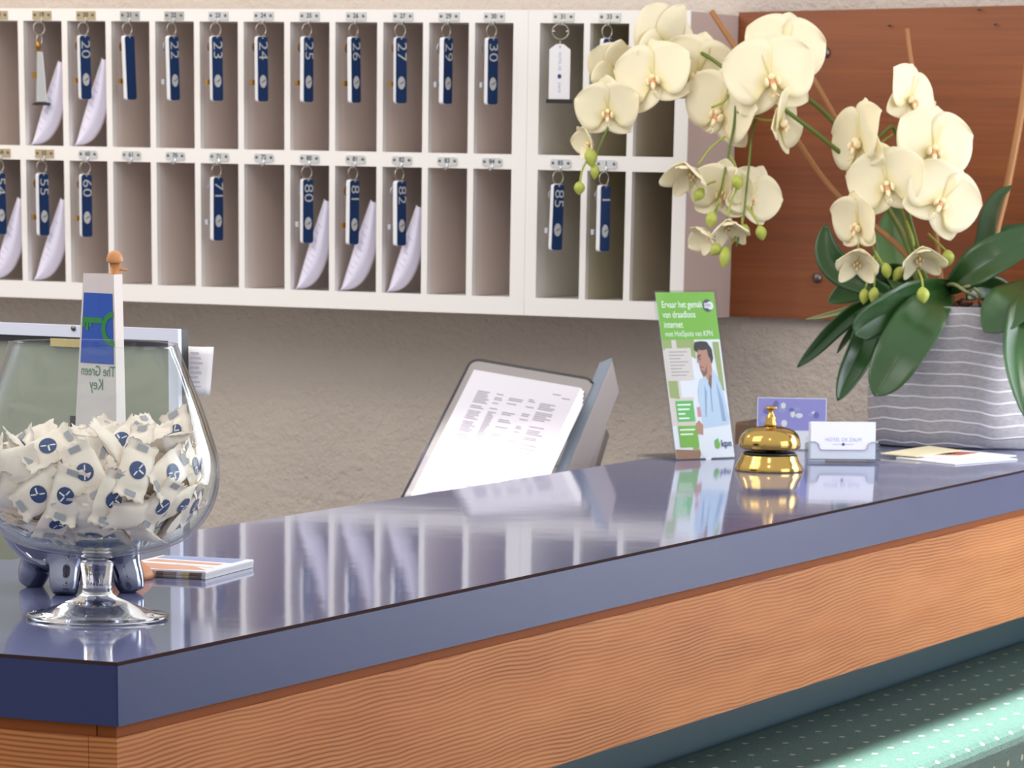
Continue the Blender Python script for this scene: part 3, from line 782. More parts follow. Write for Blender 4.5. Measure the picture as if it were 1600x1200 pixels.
for i in range(25):                             # body, head and snout in one surface
    t = i/24; d_ = -.068+.150*t
    if t < .72: r_ = .067*math.sqrt(max(0, 1-((t-.42)/.43)**2))
    else:
        r_ = .067*math.sqrt(max(0, 1-((.72-.42)/.43)**2))*(1-(t-.72)/.28*.55)
    if i == 0: r_ = .001
    r_ = max(r_, .001); lift = zc_+.004*t
    rws.append([pv(d_, r_*1.14*math.cos(2*PI*j/32), lift+r_*.92*math.sin(2*PI*j/32)) for j in range(32)])
rws.append([pv(.084, .0, zc_+.004)]*32)
pb.grid(rws, 0, True, True)
for (dx, sy) in ((.036, .031), (.036, -.031), (-.036, .031), (-.036, -.031)):
    tp = pv(dx*.7, sy*.7, .060); bt = pv(dx*1.15, sy*1.1, .0)
    pts = [tp+(bt-tp)*k/5 for k in range(6)]; pts[-1].z = ZC+.0004
    pb.tube(pts, [.030, .026, .020, .0155, .0150, .0115], 18)
o = pb.build('body', M['pig'], pg)
q = o.modifiers.new('remesh', 'REMESH'); q.mode = 'VOXEL'; q.voxel_size = .0022; q.use_smooth_shade = True
q = o.modifiers.new('smooth', 'SMOOTH'); q.factor = .5; q.iterations = 14
for s_ in (1, -1):
    ear = MB(); base = pv(.022, .040*s_, zc_+.050); ax = (D*.8+V((0,0,.5))+S*s_*.15).normalized()
    ear.lathe([(0, -.003), (.016, -.003), (.019, -.001), (.0195, .001), (.017, .003), (.012, .0015), (0, .0005)], base+V((0,0,.006)), 28, axis=ax); ear.build('ear', M['pig'], pg)
tl = MB(); tl.tube(spline([pv(-.066, 0, zc_+.01), pv(-.076, .004, zc_+.016), pv(-.080, -.004, zc_+.022), pv(-.076, 0, zc_+.028)], 5), .0028, 8); tl.build('tail', M['pig'], pg)

# ------------------------------------------------------------------ pile of cards behind the glass
A, B, Cc = onc(322, 906.5), onc(397, 887), onc(225, 896.5)
ex = (B-A); ey = (Cc-A); lx = ex.length; exn = ex.normalized(); eyn = V((-exn.y, exn.x, 0))
if eyn.dot(ey) < 0: eyn = -eyn
th = .0012
for k in range(6):
    j = random.Random(k); o0 = A+exn*(.001*j.random())+eyn*(.0012*j.random())+V((0,0,.0003+k*(th+.00005)))
    top = k == 5
    base = thing('picture_card', ['undermost', 'second lowest', 'third lowest', 'third highest', 'second highest', 'topmost'][k]+' picture card of the little pile right of the brandy glass', 'card', o0, 'pile of picture cards behind the glass')
    MB().fbox(o0, exn*lx, eyn*.095, V((0,0,th))).build('card', M['pagegrey'] if not top else M['paperw'], base)
    if top:
        f = Fr(o0+V((0,0,th)), exn, eyn, (0,0,1)); q = MB()
        f.rect(q, .001, .001, lx*.98, .0945, .0000, 0, .0002)
        f.poly(q, [(.012, .004), (.045, .03), (.055, .09), (.02, .09), (.005, .05)], .0002, 1, .0002)
        f.poly(q, [(.06, .01), (.075, .01), (.09, .085), (.07, .09)], .0002, 1, .0002)
        f.poly(q, [(.085, .005), (.125, .005), (.125, .09), (.10, .09)], .0002, 2, .0002)
        f.poly(q, [(.03, .002), (.05, .012), (.06, .05), (.05, .05)], .0003, 3, .0002)
        q.build('picture', [M['paperw'], M['photoorange'], M['photoblue'], M['leafletwhite']], base)
    else:
        q = MB()
        for i in range(7):
            x = random.Random(i*7+k).random(); w_ = .006+.008*random.Random(i).random()
            pp = o0+eyn*(.004+i*.0128)-exn*.0002+V((0,0,.0001)); q.fbox(pp, eyn*w_, exn*.0002, V((0,0,th-.0002)), i % 3)
        q.build('edge_print', [M['photodark'], M['tan'], M['bindergrey']], base)

# ------------------------------------------------------------------ monitor and note behind the counter
ms = 4.45
tr = pd(278, 514.5, ms); my = tr.y; mx1 = tr.x; mzt = tr.z; mpp = F/ms
mn = thing('white_framed_monitor', 'white framed grey-green screen standing behind the brandy glass', 'monitor', (mx1-.24, my+.05, ZC-.42))
mx0 = mx1-.50; mzb = mzt-.31; fw = .0125
fr = MB(); fr.box((mx0, my, mzt-.0130), (mx1, my+.008, mzt)); fr.box((mx0, my, mzb), (mx1, my+.008, mzb+.016))
fr.box((mx0, my, mzb+.016), (mx0+fw, my+.008, mzt-.0130)); fr.box((mx1-fw, my, mzb+.016), (mx1, my+.008, mzt-.0130)); fr.build('frame', M['screen_white'], mn)
MB().box((mx0, my+.0082, mzb), (mx1, my+.024, mzt-.0006)).build('back_shell', M['black'], mn)
MB().box((mx0+fw, my+.006, mzb+.016), (mx1-fw, my+.0081, mzt-.0132)).build('screen', M['screen'], mn)
MB().box((mx0+fw, my+.002, mzt-.020), (mx1-fw, my+.006, mzt-.0132)).build('dark_inner_edge', M['dark'], mn)
MB().box((mx1-.165, my+.0005, mzt-.024), (mx1-.085, my+.0019, mzt-.0150)).build('tan_sticker', M['tan'], mn)
MB().box((mx1-.142, my+.002, mzt-.128), (mx1-.118, my+.0055, mzt-.100)).build('dark_window', M['dark'], mn)
sc_ = at(115, 513, 1, my); MB().lathe([(.003, 0), (.003, .001), (0, .0015)], sc_, 12, axis=(0,-1,0)).build('screw', M['bolt'], mn)
MB().box((mx1-.30, my+.025, ZC-.42), (mx1-.18, my+.07, mzb+.1)).build('stand', M['dark'], mn)
nt = thing('paper_note', 'white printed note sticking out right of the white framed screen', 'note', (mx1+.02, my+.036, mzt-.09))
tl_, tr2, br_, bl_ = pd(262, 538, ms+.045), pd(334, 542, ms+.03), pd(328, 618, ms+.03), pd(262, 612, ms+.045)
g = [[tl_+(bl_-tl_)*k/6+((tr2+(br_-tr2)*k/6)-(tl_+(bl_-tl_)*k/6))*j/8+CF*.004*math.sin(PI*j/8)*(1 if k < 5 else .6) for j in range(9)] for k in range(7)]
no = MB(); no.grid(g); n0 = no.build('sheet', M['paperw'], nt, solid=.0004)
tx = MB()
for k in range(8):
    a = g[0][4]+(g[6][4]-g[0][4])*(.12+.1*k)-CF*.0016; w_ = (tr2-tl_)*(.18+.12*((k*37) % 5)/5); tx.add([a, a+w_, a+w_-CU*.0016, a-CU*.0016], [(0,1,2,3)])
tx.build('print_lines', M['paperg'], n0)

# ------------------------------------------------------------------ tilted display binder behind the counter
bs = 5.6; bp_ = F/bs
def vv(r, u, f): return CR*(r/bp_)+CU*(u/bp_)+CF*(f/bp_)
A = pd(738, 562, bs)
U = vv(190, -46, -53); Wd = vv(-88, -213, -130).normalized()*.293
U = U-Wd*(U.dot(Wd)/Wd.dot(Wd)); Nn = U.cross(Wd).normalized()
if Nn.dot(CF) > 0: Nn = -Nn
un_, wn = U.normalized(), Wd.normalized(); bw, bh = U.length, Wd.length
bd = thing('display_binder', 'open grey desk binder with a white list page, leaning behind the counter', 'binder', (A.x, A.y, ZC-.42))
f = Fr(A, un_, -wn, Nn)
def rr2(x0, y0, x1, y1, k): return [(x0+k*(1-math.cos(a)), y1-k*(1-math.sin(a))) for a in (0, PI/6, PI/3, PI/2)]+[(x1-k*(1-math.sin(a)), y1-k*(1-math.cos(a))) for a in (0, PI/6, PI/3, PI/2)]+[(x1, y0), (x0, y0)]
q = MB(); f.poly(q, rr2(0, -bh, bw, 0, .012), -.006, 0, .006); pn = q.build('panel', M['bindergrey'], bd)
q = MB(); ed = rr2(-.0015, -bh, bw, .0015, .013)
q.tube([f.p(x, y, -.001) for x, y in [ed[-1]]+ed[:-3]], .0026, 6); q.build('dark_rim', M['dark'], pn)
q = MB(); f.rect(q, .010, -bh, bw-.012, -.020, .0005, 0, .0012); pgx = q.build('list_page', mat('list_paper', (208, 204, 212), .45), bd)
q = MB(); rn = random.Random(3); y = -.060
while y > -bh+.02:
    for x0, x1, pr_ in ((.030, .052, .95), (.058, .070, .85), (.078, .100, .55), (.106, .118, .5), (.124, .150, .45)):
        if rn.random() < pr_: f.rect(q, x0, y, x0+(x1-x0)*(.6+.4*rn.random()), y+.0021, .0018, 0, .0002)
    y -= .0036
for x0, y0 in ((.135, -.042), (.150, -.047)): f.rect(q, x0, y0, x0+.012, y0+.002, .0018, 0, .0002)
q.build('list_print', mat('list_print_grey', (158, 154, 166), .6), pgx)
for k in range(4):
    q = MB(); f.poly(q, [(bw-.012+.005*k, -bh), (bw-.006+.005*k, -bh), (bw-.005+.004*k, -.028-.012*k), (bw-.012+.004*k, -.024-.012*k)], .003+.004*k, 0, .0012); q.build('page', M['paperw'], bd)
P0 = pd(957, 561, bs-.02); Lv = vv(-66, -186, -113).normalized()*.297; Tv = vv(-20, -9, -4); Dv = vv(12, -41, 40)
q = MB().fbox(P0, Tv, Lv, Dv, 0); o = q.build('cover', [M['binderpale']], bd, bevel=.002)
q = MB(); nF = Tv.cross(Lv).normalized(); nF = nF if nF.dot(CF) < 0 else -nF
q.fbox(P0+nF*.0006, Tv, Lv, nF*.002); q.build('spine', M['binderblue'], o)
q = MB(); q.fbox(P0+Lv*.54+Tv*.95+nF*.003, Tv*.22, Lv*.16, nF*.004); q.build('clip', M['binderpale'], o)
f0_ = f.p(bw*.42, -bh*.78); pb0, pb1 = f.p(bw*.25, -bh*.90, -.012), f.p(bw*.8, -bh*.90, -.012); hh = pb0.z-.02-(ZC-.42)
q = MB(); q.fbox(V((pb0.x, pb0.y, ZC-.42)), V((pb1.x-pb0.x, pb1.y-pb0.y, 0)), VH*.05, V((0,0,hh))); q.build('stand', M['bindergrey'], bd)
q = MB(); c0 = pd(948, 668, bs+.12); a_, b_, d_ = vv(26, -2, 10), vv(-18, -62, 0), vv(6, 4, 60); q.fbox(c0-a_, a_, b_*2.2, d_); fo = q.build('binder_foot', M['binderpale'], bd, bevel=.002)
q = MB(); q.fbox(c0-a_*.55+b_*.72-CF*.004, a_*.12, b_*.16, CF*.003); q.build('slot', M['black'], fo)

# ------------------------------------------------------------------ leaflet stand
Lb = onc(1057.5, 719.5); nrmH = (VR*.6+(-VH)*.8); dirH = (VR*.8+VH*.6)
lean = math.radians(14.5)
upv = V((0,0,1))*math.cos(lean)-nrmH*math.sin(lean); nv = nrmH*math.cos(lean)+V((0,0,1))*math.sin(lean)
HW, HH = .1005, .2215
f = Fr(Lb+V((0,0,.0012)), dirH, upv, nv)
ls = thing('acrylic_leaflet_stand', 'clear acrylic stand holding the tall green and white leaflet', 'leaflet stand', Lb)
q = MB(); f.rect(q, -.003, 0, HW+.003, HH+.002, .0016, 0, .0012); q.build('front_pane', M['acrylic'], ls)
q = MB(); f.rect(q, -.003, 0, HW+.003, HH+.002, -.0028, 0, .0012); q.build('rear_pane', M['acrylic'], ls)
q = MB(); o0 = Lb+V((0,0,.0002)); q.fbox(o0-dirH*.003, dirH*(HW+.006), -nrmH*.085, V((0,0,.0022))); q.build('foot', M['acrylic'], ls)
lf = thing('wifi_leaflet', 'tall leaflet with green header and smiling man in light blue shirt', 'leaflet', Lb+V((0,0,.0015)))
q = MB(); f.rect(q, 0, .0005, HW, HH, -.0006, 0, .0006); sh = q.build('sheet', M['leafletwhite'], lf)
hy = HH*.715
def fx2(x): return x*HW
def fy2(y): return y*HH
def P2(mb, pts, z, mi): f.poly(mb, [(fx2(x), fy2(y)) for x, y in pts], z, mi, .00012)
q = MB(); P2(q, [(0, .715), (1, .715), (1, 1), (0, 1)], .0001, 0); hd = q.build('green_header', M['lime'], lf)
q = MB()
for i, (s, y) in enumerate((('Ervaar het gemak', .925), ('van draadloos', .865), ('internet', .805))): f.text(q, s, .0125, fx2(.07), fy2(y), .0004, sx=.80, bold=.0001)
f.text(q, 'met HotSpots van KPN', .0105, fx2(.07), fy2(.750), .0004, sx=.82)
q.build('header_text', M['whitetext'], hd)
q = MB(); f.disc(q, fx2(.855), fy2(.918), .0085, .0085, .0004, 0, .0001); f.rect(q, fx2(.80), fy2(.903), fx2(.86), fy2(.933), .0005, 1, .0001); f.disc(q, fx2(.90), fy2(.918), .0055, .0055, .0005, 1, .0001)
f.text(q, 'Wi', .006, fx2(.805), fy2(.918), .0007, 0); f.text(q, 'Fi', .006, fx2(.875), fy2(.918), .0007, 0); q.build('round_badge', [M['dark'], M['leafletwhite']], hd)
q = MB()
P2(q, [(0, .20), (.42, .20), (.42, .715), (0, .715)], .0001, 0)
P2(q, [(0, .655), (.16, .655), (.16, .715), (0, .715)], .0002, 1); P2(q, [(.24, .655), (.55, .60), (.55, .715), (.24, .715)], .0002, 1)
P2(q, [(.02, .37), (.18, .36), (.18, .47), (.02, .47)], .0002, 1); P2(q, [(.90, .42), (.97, .40), (.97, .70), (.86, .70)], .0002, 1)
P2(q, [(.22, .37), (.5, .37), (.5, .47), (.22, .47)], .0002, 2); P2(q, [(0, 0), (.40, 0), (.44, .05), (0, .06)], .0002, 3); P2(q, [(.30, .05), (.42, .05), (.42, .08), (.30, .08)], .0003, 1)
P2(q, [(.40, .19), (.52, .19), (.52, .35), (.40, .35)], .0002, 2); P2(q, [(.45, .25), (.52, .25), (.52, .31), (.45, .31)], .0003, 4)
q.build('background_photo', [M['beige'], M['olive'], M['leafletwhite'], M['brownp'], M['pink']], lf)
q = MB(); f.disc(q, fx2(.54), fy2(.09), .014, .022, .0004, 0, .0001); P2(q, [(.40, .06), (.68, .06), (.66, .16), (.44, .16)], .0003, 0); q.build('cup_photo', M['leafletwhite'], lf)
q = MB()
P2(q, [(.52, .18), (.97, .20), (.99, .24), (.92, .44), (.84, .52), (.72, .555), (.68, .50), (.56, .47), (.50, .40)], .0004, 0)
P2(q, [(.86, .22), (.93, .22), (.90, .36), (.84, .46)], .0005, 1); P2(q, [(.58, .25), (.60, .25), (.66, .40), (.63, .44)], .0005, 1); P2(q, [(.70, .28), (.72, .28), (.74, .42), (.72, .44)], .0005, 1)
q.build('shirt_photo', [M['shirt'], M['shirt2']], lf)
q = MB()
P2(q, [(.57, .665), (.60, .53), (.64, .49), (.70, .51), (.72, .545), (.80, .575), (.81, .62), (.78, .665)], .0006, 0)
P2(q, [(.66, .50), (.74, .44), (.80, .54), (.79, .58), (.72, .545)], .0005, 0); P2(q, [(.70, .45), (.74, .415), (.78, .50), (.74, .50)], .00065, 1)
P2(q, [(.585, .60), (.625, .606), (.62, .592), (.588, .590)], .0008, 1); P2(q, [(.575, .605), (.63, .618), (.63, .626), (.575, .614)], .0009, 2)
P2(q, [(.60, .545), (.65, .545), (.65, .552), (.60, .552)], .0008, 1); P2(q, [(.555, .57), (.575, .58), (.575, .63)], .0006, 0); P2(q, [(.60, .535), (.64, .49), (.70, .51), (.71, .56), (.66, .52)], .0007, 1)
P2(q, [(.40, .15), (.50, .14), (.52, .20), (.46, .23), (.40, .21)], .0006, 0)
q.build('face_photo', [M['skin'], M['skin2'], M['hair']], lf)
q = MB(); P2(q, [(.53, .655), (.56, .70), (.66, .735-.03), (.76, .70), (.83, .655), (.835, .60), (.80, .565), (.785, .60), (.76, .615), (.75, .655), (.66, .650), (.60, .655), (.575, .64)], .0010, 0); q.build('hair_photo', M['hair'], lf)
q = MB(); P2(q, [(.03, .475), (.47, .475), (.47, .665), (.03, .665)], .0004, 0)
for k in range(8): P2(q, [(.09, .645-.02*k-.005), (.40-.06*(k % 3), .645-.02*k-.005), (.40-.06*(k % 3), .645-.02*k), (.09, .645-.02*k)], .0006, 1)
q.build('text_box', [M['beige'], M['bindergrey']], lf)
q = MB(); P2(q, [(.10, .225), (.40, .225), (.40, .35), (.10, .35)], .0005, 0); P2(q, [(.09, .07), (.41, .07), (.41, .20), (.09, .20)], .0005, 1)
for k, w_ in enumerate((.23, .20, .12, .18)): P2(q, [(.12, .33-.027*k-.009), (.12+w_, .33-.027*k-.009), (.12+w_, .33-.027*k), (.12, .33-.027*k)], .0007, 2)
for k, w_ in enumerate((.26, .22)): P2(q, [(.11, .18-.027*k-.009), (.11+w_, .18-.027*k-.009), (.11+w_, .18-.027*k), (.11, .18-.027*k)], .0007, 2)
q.build('green_boxes', [M['lime2'], M['lime'], M['whitetext']], lf)
q = MB(); f.text(q, 'kpn', .0125, fx2(.79), fy2(.085), .0008, 0, bold=.0003); f.disc(q, fx2(.725), fy2(.08), .0045, .0055, .0006, 1); f.disc(q, fx2(.70), fy2(.095), .002, .003, .0007, 2); f.disc(q, fx2(.735), fy2(.105), .002, .003, .0007, 2); q.build('printed_logo', [M['navytext'], M['lime'], M['lime2']], lf)

# ------------------------------------------------------------------ brass counter bell
bc = onc(1201.5, 735.5); bpp = ppm(bc)
bl = thing('counter_bell', 'shiny brass push-top counter bell between leaflet and business cards', 'bell', (bc.x, bc.y, ZC))
def bz_(v): return hz(bc.x, bc.y, v)
L = lambda lst: [(r/bpp, bz_(v)) for v, r in lst]
MB().lathe([(0, ZC+.0003)]+[(53.5/bpp, ZC+.0003)]+L([(733, 54), (728, 53), (722, 49.5), (716, 46.5), (711.5, 45), (709.5, 43.5)])+[(0, bz_(709.5))], (bc.x, bc.y, 0), 56).build('base', M['brass'], bl)
q = MB().lathe([(42/bpp, bz_(709.4)), (40/bpp, bz_(706)), (10/bpp, bz_(706)), (9/bpp, bz_(690)), (0, bz_(690))], (bc.x, bc.y, 0), 32)
for dx in (-.010, .008): q.fbox(V((bc.x, bc.y, bz_(707)))+VR*dx-VH*.013, VR*.005, VH*.006, V((0,0,.016)))
q.build('striker_mount', M['black'], bl)
dm = L([(699.5, 47), (697, 48.3), (692, 48.6), (685, 47.2), (678, 43.5), (672.5, 37.5), (669, 29), (666.5, 18), (665.5, 9)])
MB().lathe(dm+[(9/bpp, dm[-1][1]-.001)]+[(max(r_-.0016, .001), z_-.0014) for r_, z_ in dm[::-1]], (bc.x, bc.y, 0), 56, closed=True).build('dome', M['brass'], bl)
MB().lathe([(0, bz_(668))]+L([(667, 9.5), (662, 10), (657, 7.5), (653, 8.2), (649, 6), (645, 3.6), (641, 3.6), (639.5, 8), (637.5, 10.2), (635.5, 9.5), (634, 5)])+[(0, bz_(633.5))], (bc.x, bc.y, 0), 28).build('plunger', M['brass'], bl)

# ------------------------------------------------------------------ business cards in their holder
Lc, Rc = onc(1263, 723.5), onc(1369, 721.5)
mid = (Lc+Rc)/2; ang = math.radians(8); dh = (VR*math.cos(ang)+VH*math.sin(ang)); nh = (-VH*math.cos(ang)+VR*math.sin(ang))
cw = 103/ppm(mid)/math.cos(ang); chh = 56.5/ppm(mid)
ll = math.radians(7); cu_ = V((0,0,1))*math.cos(ll)-nh*math.sin(ll); cn = nh*math.cos(ll)+V((0,0,1))*math.sin(ll)
o0 = mid-dh*(cw/2)+V((0,0,.004))
f = Fr(o0, dh, cu_, cn)
ch = thing('business_card_holder', 'clear acrylic business card holder right of the brass bell', 'card holder', (mid.x, mid.y, ZC))
q = MB(); fh = .0225; k = .0115
q.prism([f.p(-.003, -.002, .004), f.p(cw+.003, -.002, .004), f.p(cw+.003, fh, .004), f.p(cw-.004-k*.2, fh, .004), f.p(cw-k, fh-.003, .004), f.p(cw-k-.002, fh-.0105, .004), f.p(k+.002, fh-.0105, .004), f.p(k, fh-.003, .004), f.p(.004+k*.2, fh, .004), f.p(-.003, fh, .004)], cn*.0018)
q.build('front_lip', M['acrylic'], ch)
q = MB(); rim = [(-.003, fh), (.0063, fh), (k-.001, fh-.0025), (k+.001, fh-.009), (k+.0035, fh-.0105), (cw-k-.0035, fh-.0105), (cw-k-.001, fh-.009), (cw-k+.001, fh-.0025), (cw-.0063, fh), (cw+.003, fh)]
q.tube([f.p(x, y, .0049) for x, y in rim], .0008, 6); q.build('lip_rim', mat('frosted_lip_edge', (176, 176, 196), .4), ch)
q = MB(); q.fbox(f.p(-.003, -.003, -.012), dh*(cw+.006), cu_*.003, cn*.0178); q.fbox(f.p(-.005, -.003, -.012), dh*.002, cu_*.0245, cn*.0178); q.fbox(f.p(cw+.003, -.003, -.012), dh*.002, cu_*.0245, cn*.0178)
q.fbox(f.p(-.003, 0, -.0125), dh*(cw+.006), cu_*.030, -cn*.0018); q.build('tray', M['acrylic'], ch)
for k in range(6):
    z = -.010+k*.0024; fr_ = k == 5
    o = f.p(.0005*(k % 2), .0004, z)
    nm = ['rearmost', 'second from the rear', 'third from the rear', 'third from the front', 'second from the front', 'front'][k]
    cd = thing('business_card', (nm+' white business card in the clear holder') if k < 5 else 'front white business card bearing the hotel name in the clear holder', 'business card', o, 'business cards in the holder')
    q = MB(); q.fbox(o, dh*(cw-.001), cu_*chh, cn*.0012); c_ = q.build('card', M['cardwhite'], cd)
    if fr_:
        t = MB(); f.text(t, 'HOTEL DE ZALM', .0066, cw/2, chh*.52, z+.0014, 0, 1., 'CENTER'); t.build('hotel_name', M['bluetext'], c_)
        t = MB(); f.disc(t, cw/2, chh*.40, .0020, .0020, z+.0013, 0); f.rect(t, cw*.34, chh*.395, cw*.48, chh*.405, z+.0013, 1); f.rect(t, cw*.52, chh*.395, cw*.66, chh*.405, z+.0013, 1); t.build('emblem', [M['navytext'], M['bluetext']], c_)

# ------------------------------------------------------------------ tent stand with the violet picture behind the bell
b0 = onc(1236, 703.5); tp_ = ppm(b0)
dh2 = VR; nh2 = -VH; tw = 108/tp_; th_ = .072
lt = math.radians(13); tu = V((0,0,1))*math.cos(lt)-nh2*math.sin(lt); tn = nh2*math.cos(lt)+V((0,0,1))*math.sin(lt)
f = Fr(b0-dh2*tw/2+V((0,0,.001)), dh2, tu, tn)
ts = thing('acrylic_tent_stand', 'clear acrylic tent stand with picture card behind the bell', 'card stand', b0)
q = MB(); f.rect(q, -.002, 0, tw+.002, th_, .0012, 0, .0012); q.build('front_pane', M['acrylic'], ts)
top = f.p(0, th_, 0); q = MB(); bk = f.p(0, 0, 0)-nh2*.055-VR*.016; bk.z = ZC+.0006
q.prism([top-VR*.002, top+dh2*(tw+.002), bk+dh2*(tw+.002), bk-VR*.002], -nh2*.0012); q.build('rear_pane', M['acrylic'], ts)
pc_ = thing('violet_picture_card', 'violet floral picture card in the tent stand behind the bell', 'picture card', f.p(tw/2, 0, 0))
q = MB(); f.rect(q, 0, .0006, tw, th_-.001, 0, 0, .0006); c_ = q.build('card', M['paperw'], pc_)
q = MB(); f.rect(q, .001, .026, tw-.001, th_-.002, .0006, 0, .0001)
rn = random.Random(8)
for k in range(16):
    x, y = .008+rn.random()*(tw-.018), .032+rn.random()*.032; f.disc(q, x, y, .003+.005*rn.random(), .002+.003*rn.random(), .0007+.00002*k, 1+k % 3, .0001, 10)
f.rect(q, tw-.016, .026, tw-.001, .034, .00075, 4, .0001)
q.build('picture', [M['violet'], M['violet2'], M['bluetext'], M['leafletwhite'], M['lime2']], c_)

# ------------------------------------------------------------------ loose leaflets right of the cards
def sheet(name, label, pts, z, m, extra=None):
    ps = [onc(*p)+V((0,0,z)) for p in pts]; c = sum(ps, V((0,0,0)))/len(ps); t = thing(name, label, 'leaflet', (c.x, c.y, ZC+z), 'loose leaflets in front of the vase')
    q = MB().prism(ps, (0,0,.0014)); o = q.build('sheet', m, t)
    if extra:
        q = MB()
        for (pp, mm) in extra: q.prism([onc(*p)+V((0,0,z+.0014)) for p in pp], (0,0,.0002), mm)
        q.build('picture', [M['red'], M['photoorange'], M['tan']], o)
sheet('loose_leaflet', 'lowest white folded leaflet lying in front of the grey vase', [(1400, 716.5), (1492, 727), (1590, 719), (1520, 708.5)], .0004, M['paperw'])
sheet('loose_leaflet', 'white leaflet with red picture lying on the lowest leaflet', [(1415, 715), (1500, 722.5), (1588, 715.5), (1490, 706)], .0020, M['paperw'], [([(1440, 714.5), (1500, 715.5), (1530, 711), (1480, 709)], 0), ([(1455, 713.6), (1480, 714), (1500, 712), (1478, 711)], 1)])
sheet('loose_leaflet', 'cream leaflet on top left of the loose leaflets by the vase', [(1376, 713.5), (1432, 718.5), (1500, 709), (1452, 702)], .0036, M['cream_paper'])

# ------------------------------------------------------------------ orchid in the grey vase
vc = V((-.205, 2.835, ZC)); major = VR.copy(); minor = VH.copy()
po = thing('potted_orchid', 'cream artificial orchid in a grey vase with white wavy ridges', 'potted plant', vc)
zr = hz(vc.x-.03, vc.y-.085, 479)-ZC
def oval(k, z): # k scales
    a_, b_ = k
    return [vc+major*(a_*abs(math.cos(t))**.75*(1 if math.cos(t) > 0 else -1))+minor*(b_*abs(math.sin(t))**.75*(1 if math.sin(t) > 0 else -1))+V((0,0,z)) for t in [2*PI*j/72 for j in range(72)]]
kz = [((.001, .001), .0005), ((.136, .078), .0005), ((.146, .085), .004), ((.151, .089), .03), ((.153, .090), .07), ((.151, .089), .11), ((.145, .085), .15), ((.135, .078), .18), ((.127, .073), zr-.003), ((.126, .072), zr), ((.121, .068), zr), ((.120, .067), zr-.004), ((.120, .067), zr-.03)]
q = MB(); q.grid([oval(k_, z_) for k_, z_ in kz], 0, True, True); q.build('vase', M['vase'], po)
q = MB(); rn = random.Random(2)
rows = [[vc+V((0,0,zr-.008))]*72]
for s_ in (.3, .6, .85, .99):
    rows.append([p+V((0,0,.004*rn.random())) for p in oval((.119*s_, .066*s_), zr-.010)])
q.grid(rows, 0, False, True)
for k in range(60):
    t = rn.random()*2*PI; s_ = math.sqrt(rn.random())*.95; p = vc+major*(.115*s_*math.cos(t))+minor*(.063*s_*math.sin(t))+V((0,0,zr-.003+.004*rn.random()))
    q.fbox(p, V((rn.gauss(0,.006), rn.gauss(0,.006), .003)), V((rn.gauss(0,.005), rn.gauss(0,.005), 0)), V((0,0,.004)))
q.build('bark', M['bark'], po)
OS = depth(vc)                                   # depth of the plant
def od(u, v, ds=0): return pd(u, v, OS+ds)
def stem(name, pts, r0, r1, m, seg=9, n=6):
    P_ = spline([od(*p) for p in pts], n); k = len(P_); rr = [r0+(r1-r0)*i/(k-1) for i in range(k)]
    q = MB().tube(P_, rr, seg); return q.build(name, m, po)
# bamboo stakes
stem('stake', [(1112, 18, .10), (1155, 84, .09), (1241, 213, .07), (1308, 304, .04), (1417, 400, .0), (1440, 482, -.0)], .0042, .0042, M['bamboo'])
stem('stake', [(1268, 118, .10), (1318, 206, .08), (1372, 300, .05), (1440, 420, .02), (1456, 482, .02)], .0038, .0040, M['bamboo'])
stem('stake', [(1417, 45, .0), (1422, 85, .0), (1429, 130, .0), (1450, 280, .0), (1466, 400, -.01), (1473, 482, -.02)], .0030, .0046, M['bamboo'])
stem('stake', [(1606, 100, .03), (1595, 180, .03), (1574, 290, .03), (1555, 370, .03), (1540, 480, .03)], .0055, .0062, M['bamboo'])
# flower stems
stem('flower_stem', [(1446, 482, -.01), (1412, 372, -.02), (1350, 275, -.04), (1290, 220, -.06), (1235, 178, -.08), (1195, 148, -.08), (1150, 120, -.06), (1100, 85, -.03), (1052, 68, -.01), (1018, 82, .0), (988, 112, .0), (970, 150, .0), (952, 195, .0), (938, 226, .0), (929, 250, .0)], .0036, .0016, M['stem'])
stem('flower_stem', [(1452, 482, .02), (1400, 310, .02), (1345, 240, .03), (1290, 178, .03), (1255, 150, .03), (1225, 135, .02)], .0036, .003, M['stem'])
stem('flower_stem', [(1150, 165, -.07), (1146, 200, -.06), (1136, 250, -.05), (1128, 290, -.05), (1118, 330, -.05)], .0022, .0014, M['stem'])
stem('flower_stem', [(1196, 150, -.07), (1178, 195, -.06), (1172, 240, -.06), (1166, 300, -.06), (1160, 350, -.06), (1150, 385, -.06)], .002, .0014, M['stem'])
stem('flower_stem', [(1460, 480, -.02), (1432, 380, -.02), (1412, 300, -.03), (1406, 230, -.04), (1396, 200, -.05), (1384, 205, -.06), (1362, 232, -.07), (1356, 285, -.08), (1348, 330, -.09), (1365, 390, -.09), (1372, 420, -.09)], .0034, .0018, M['stem'])
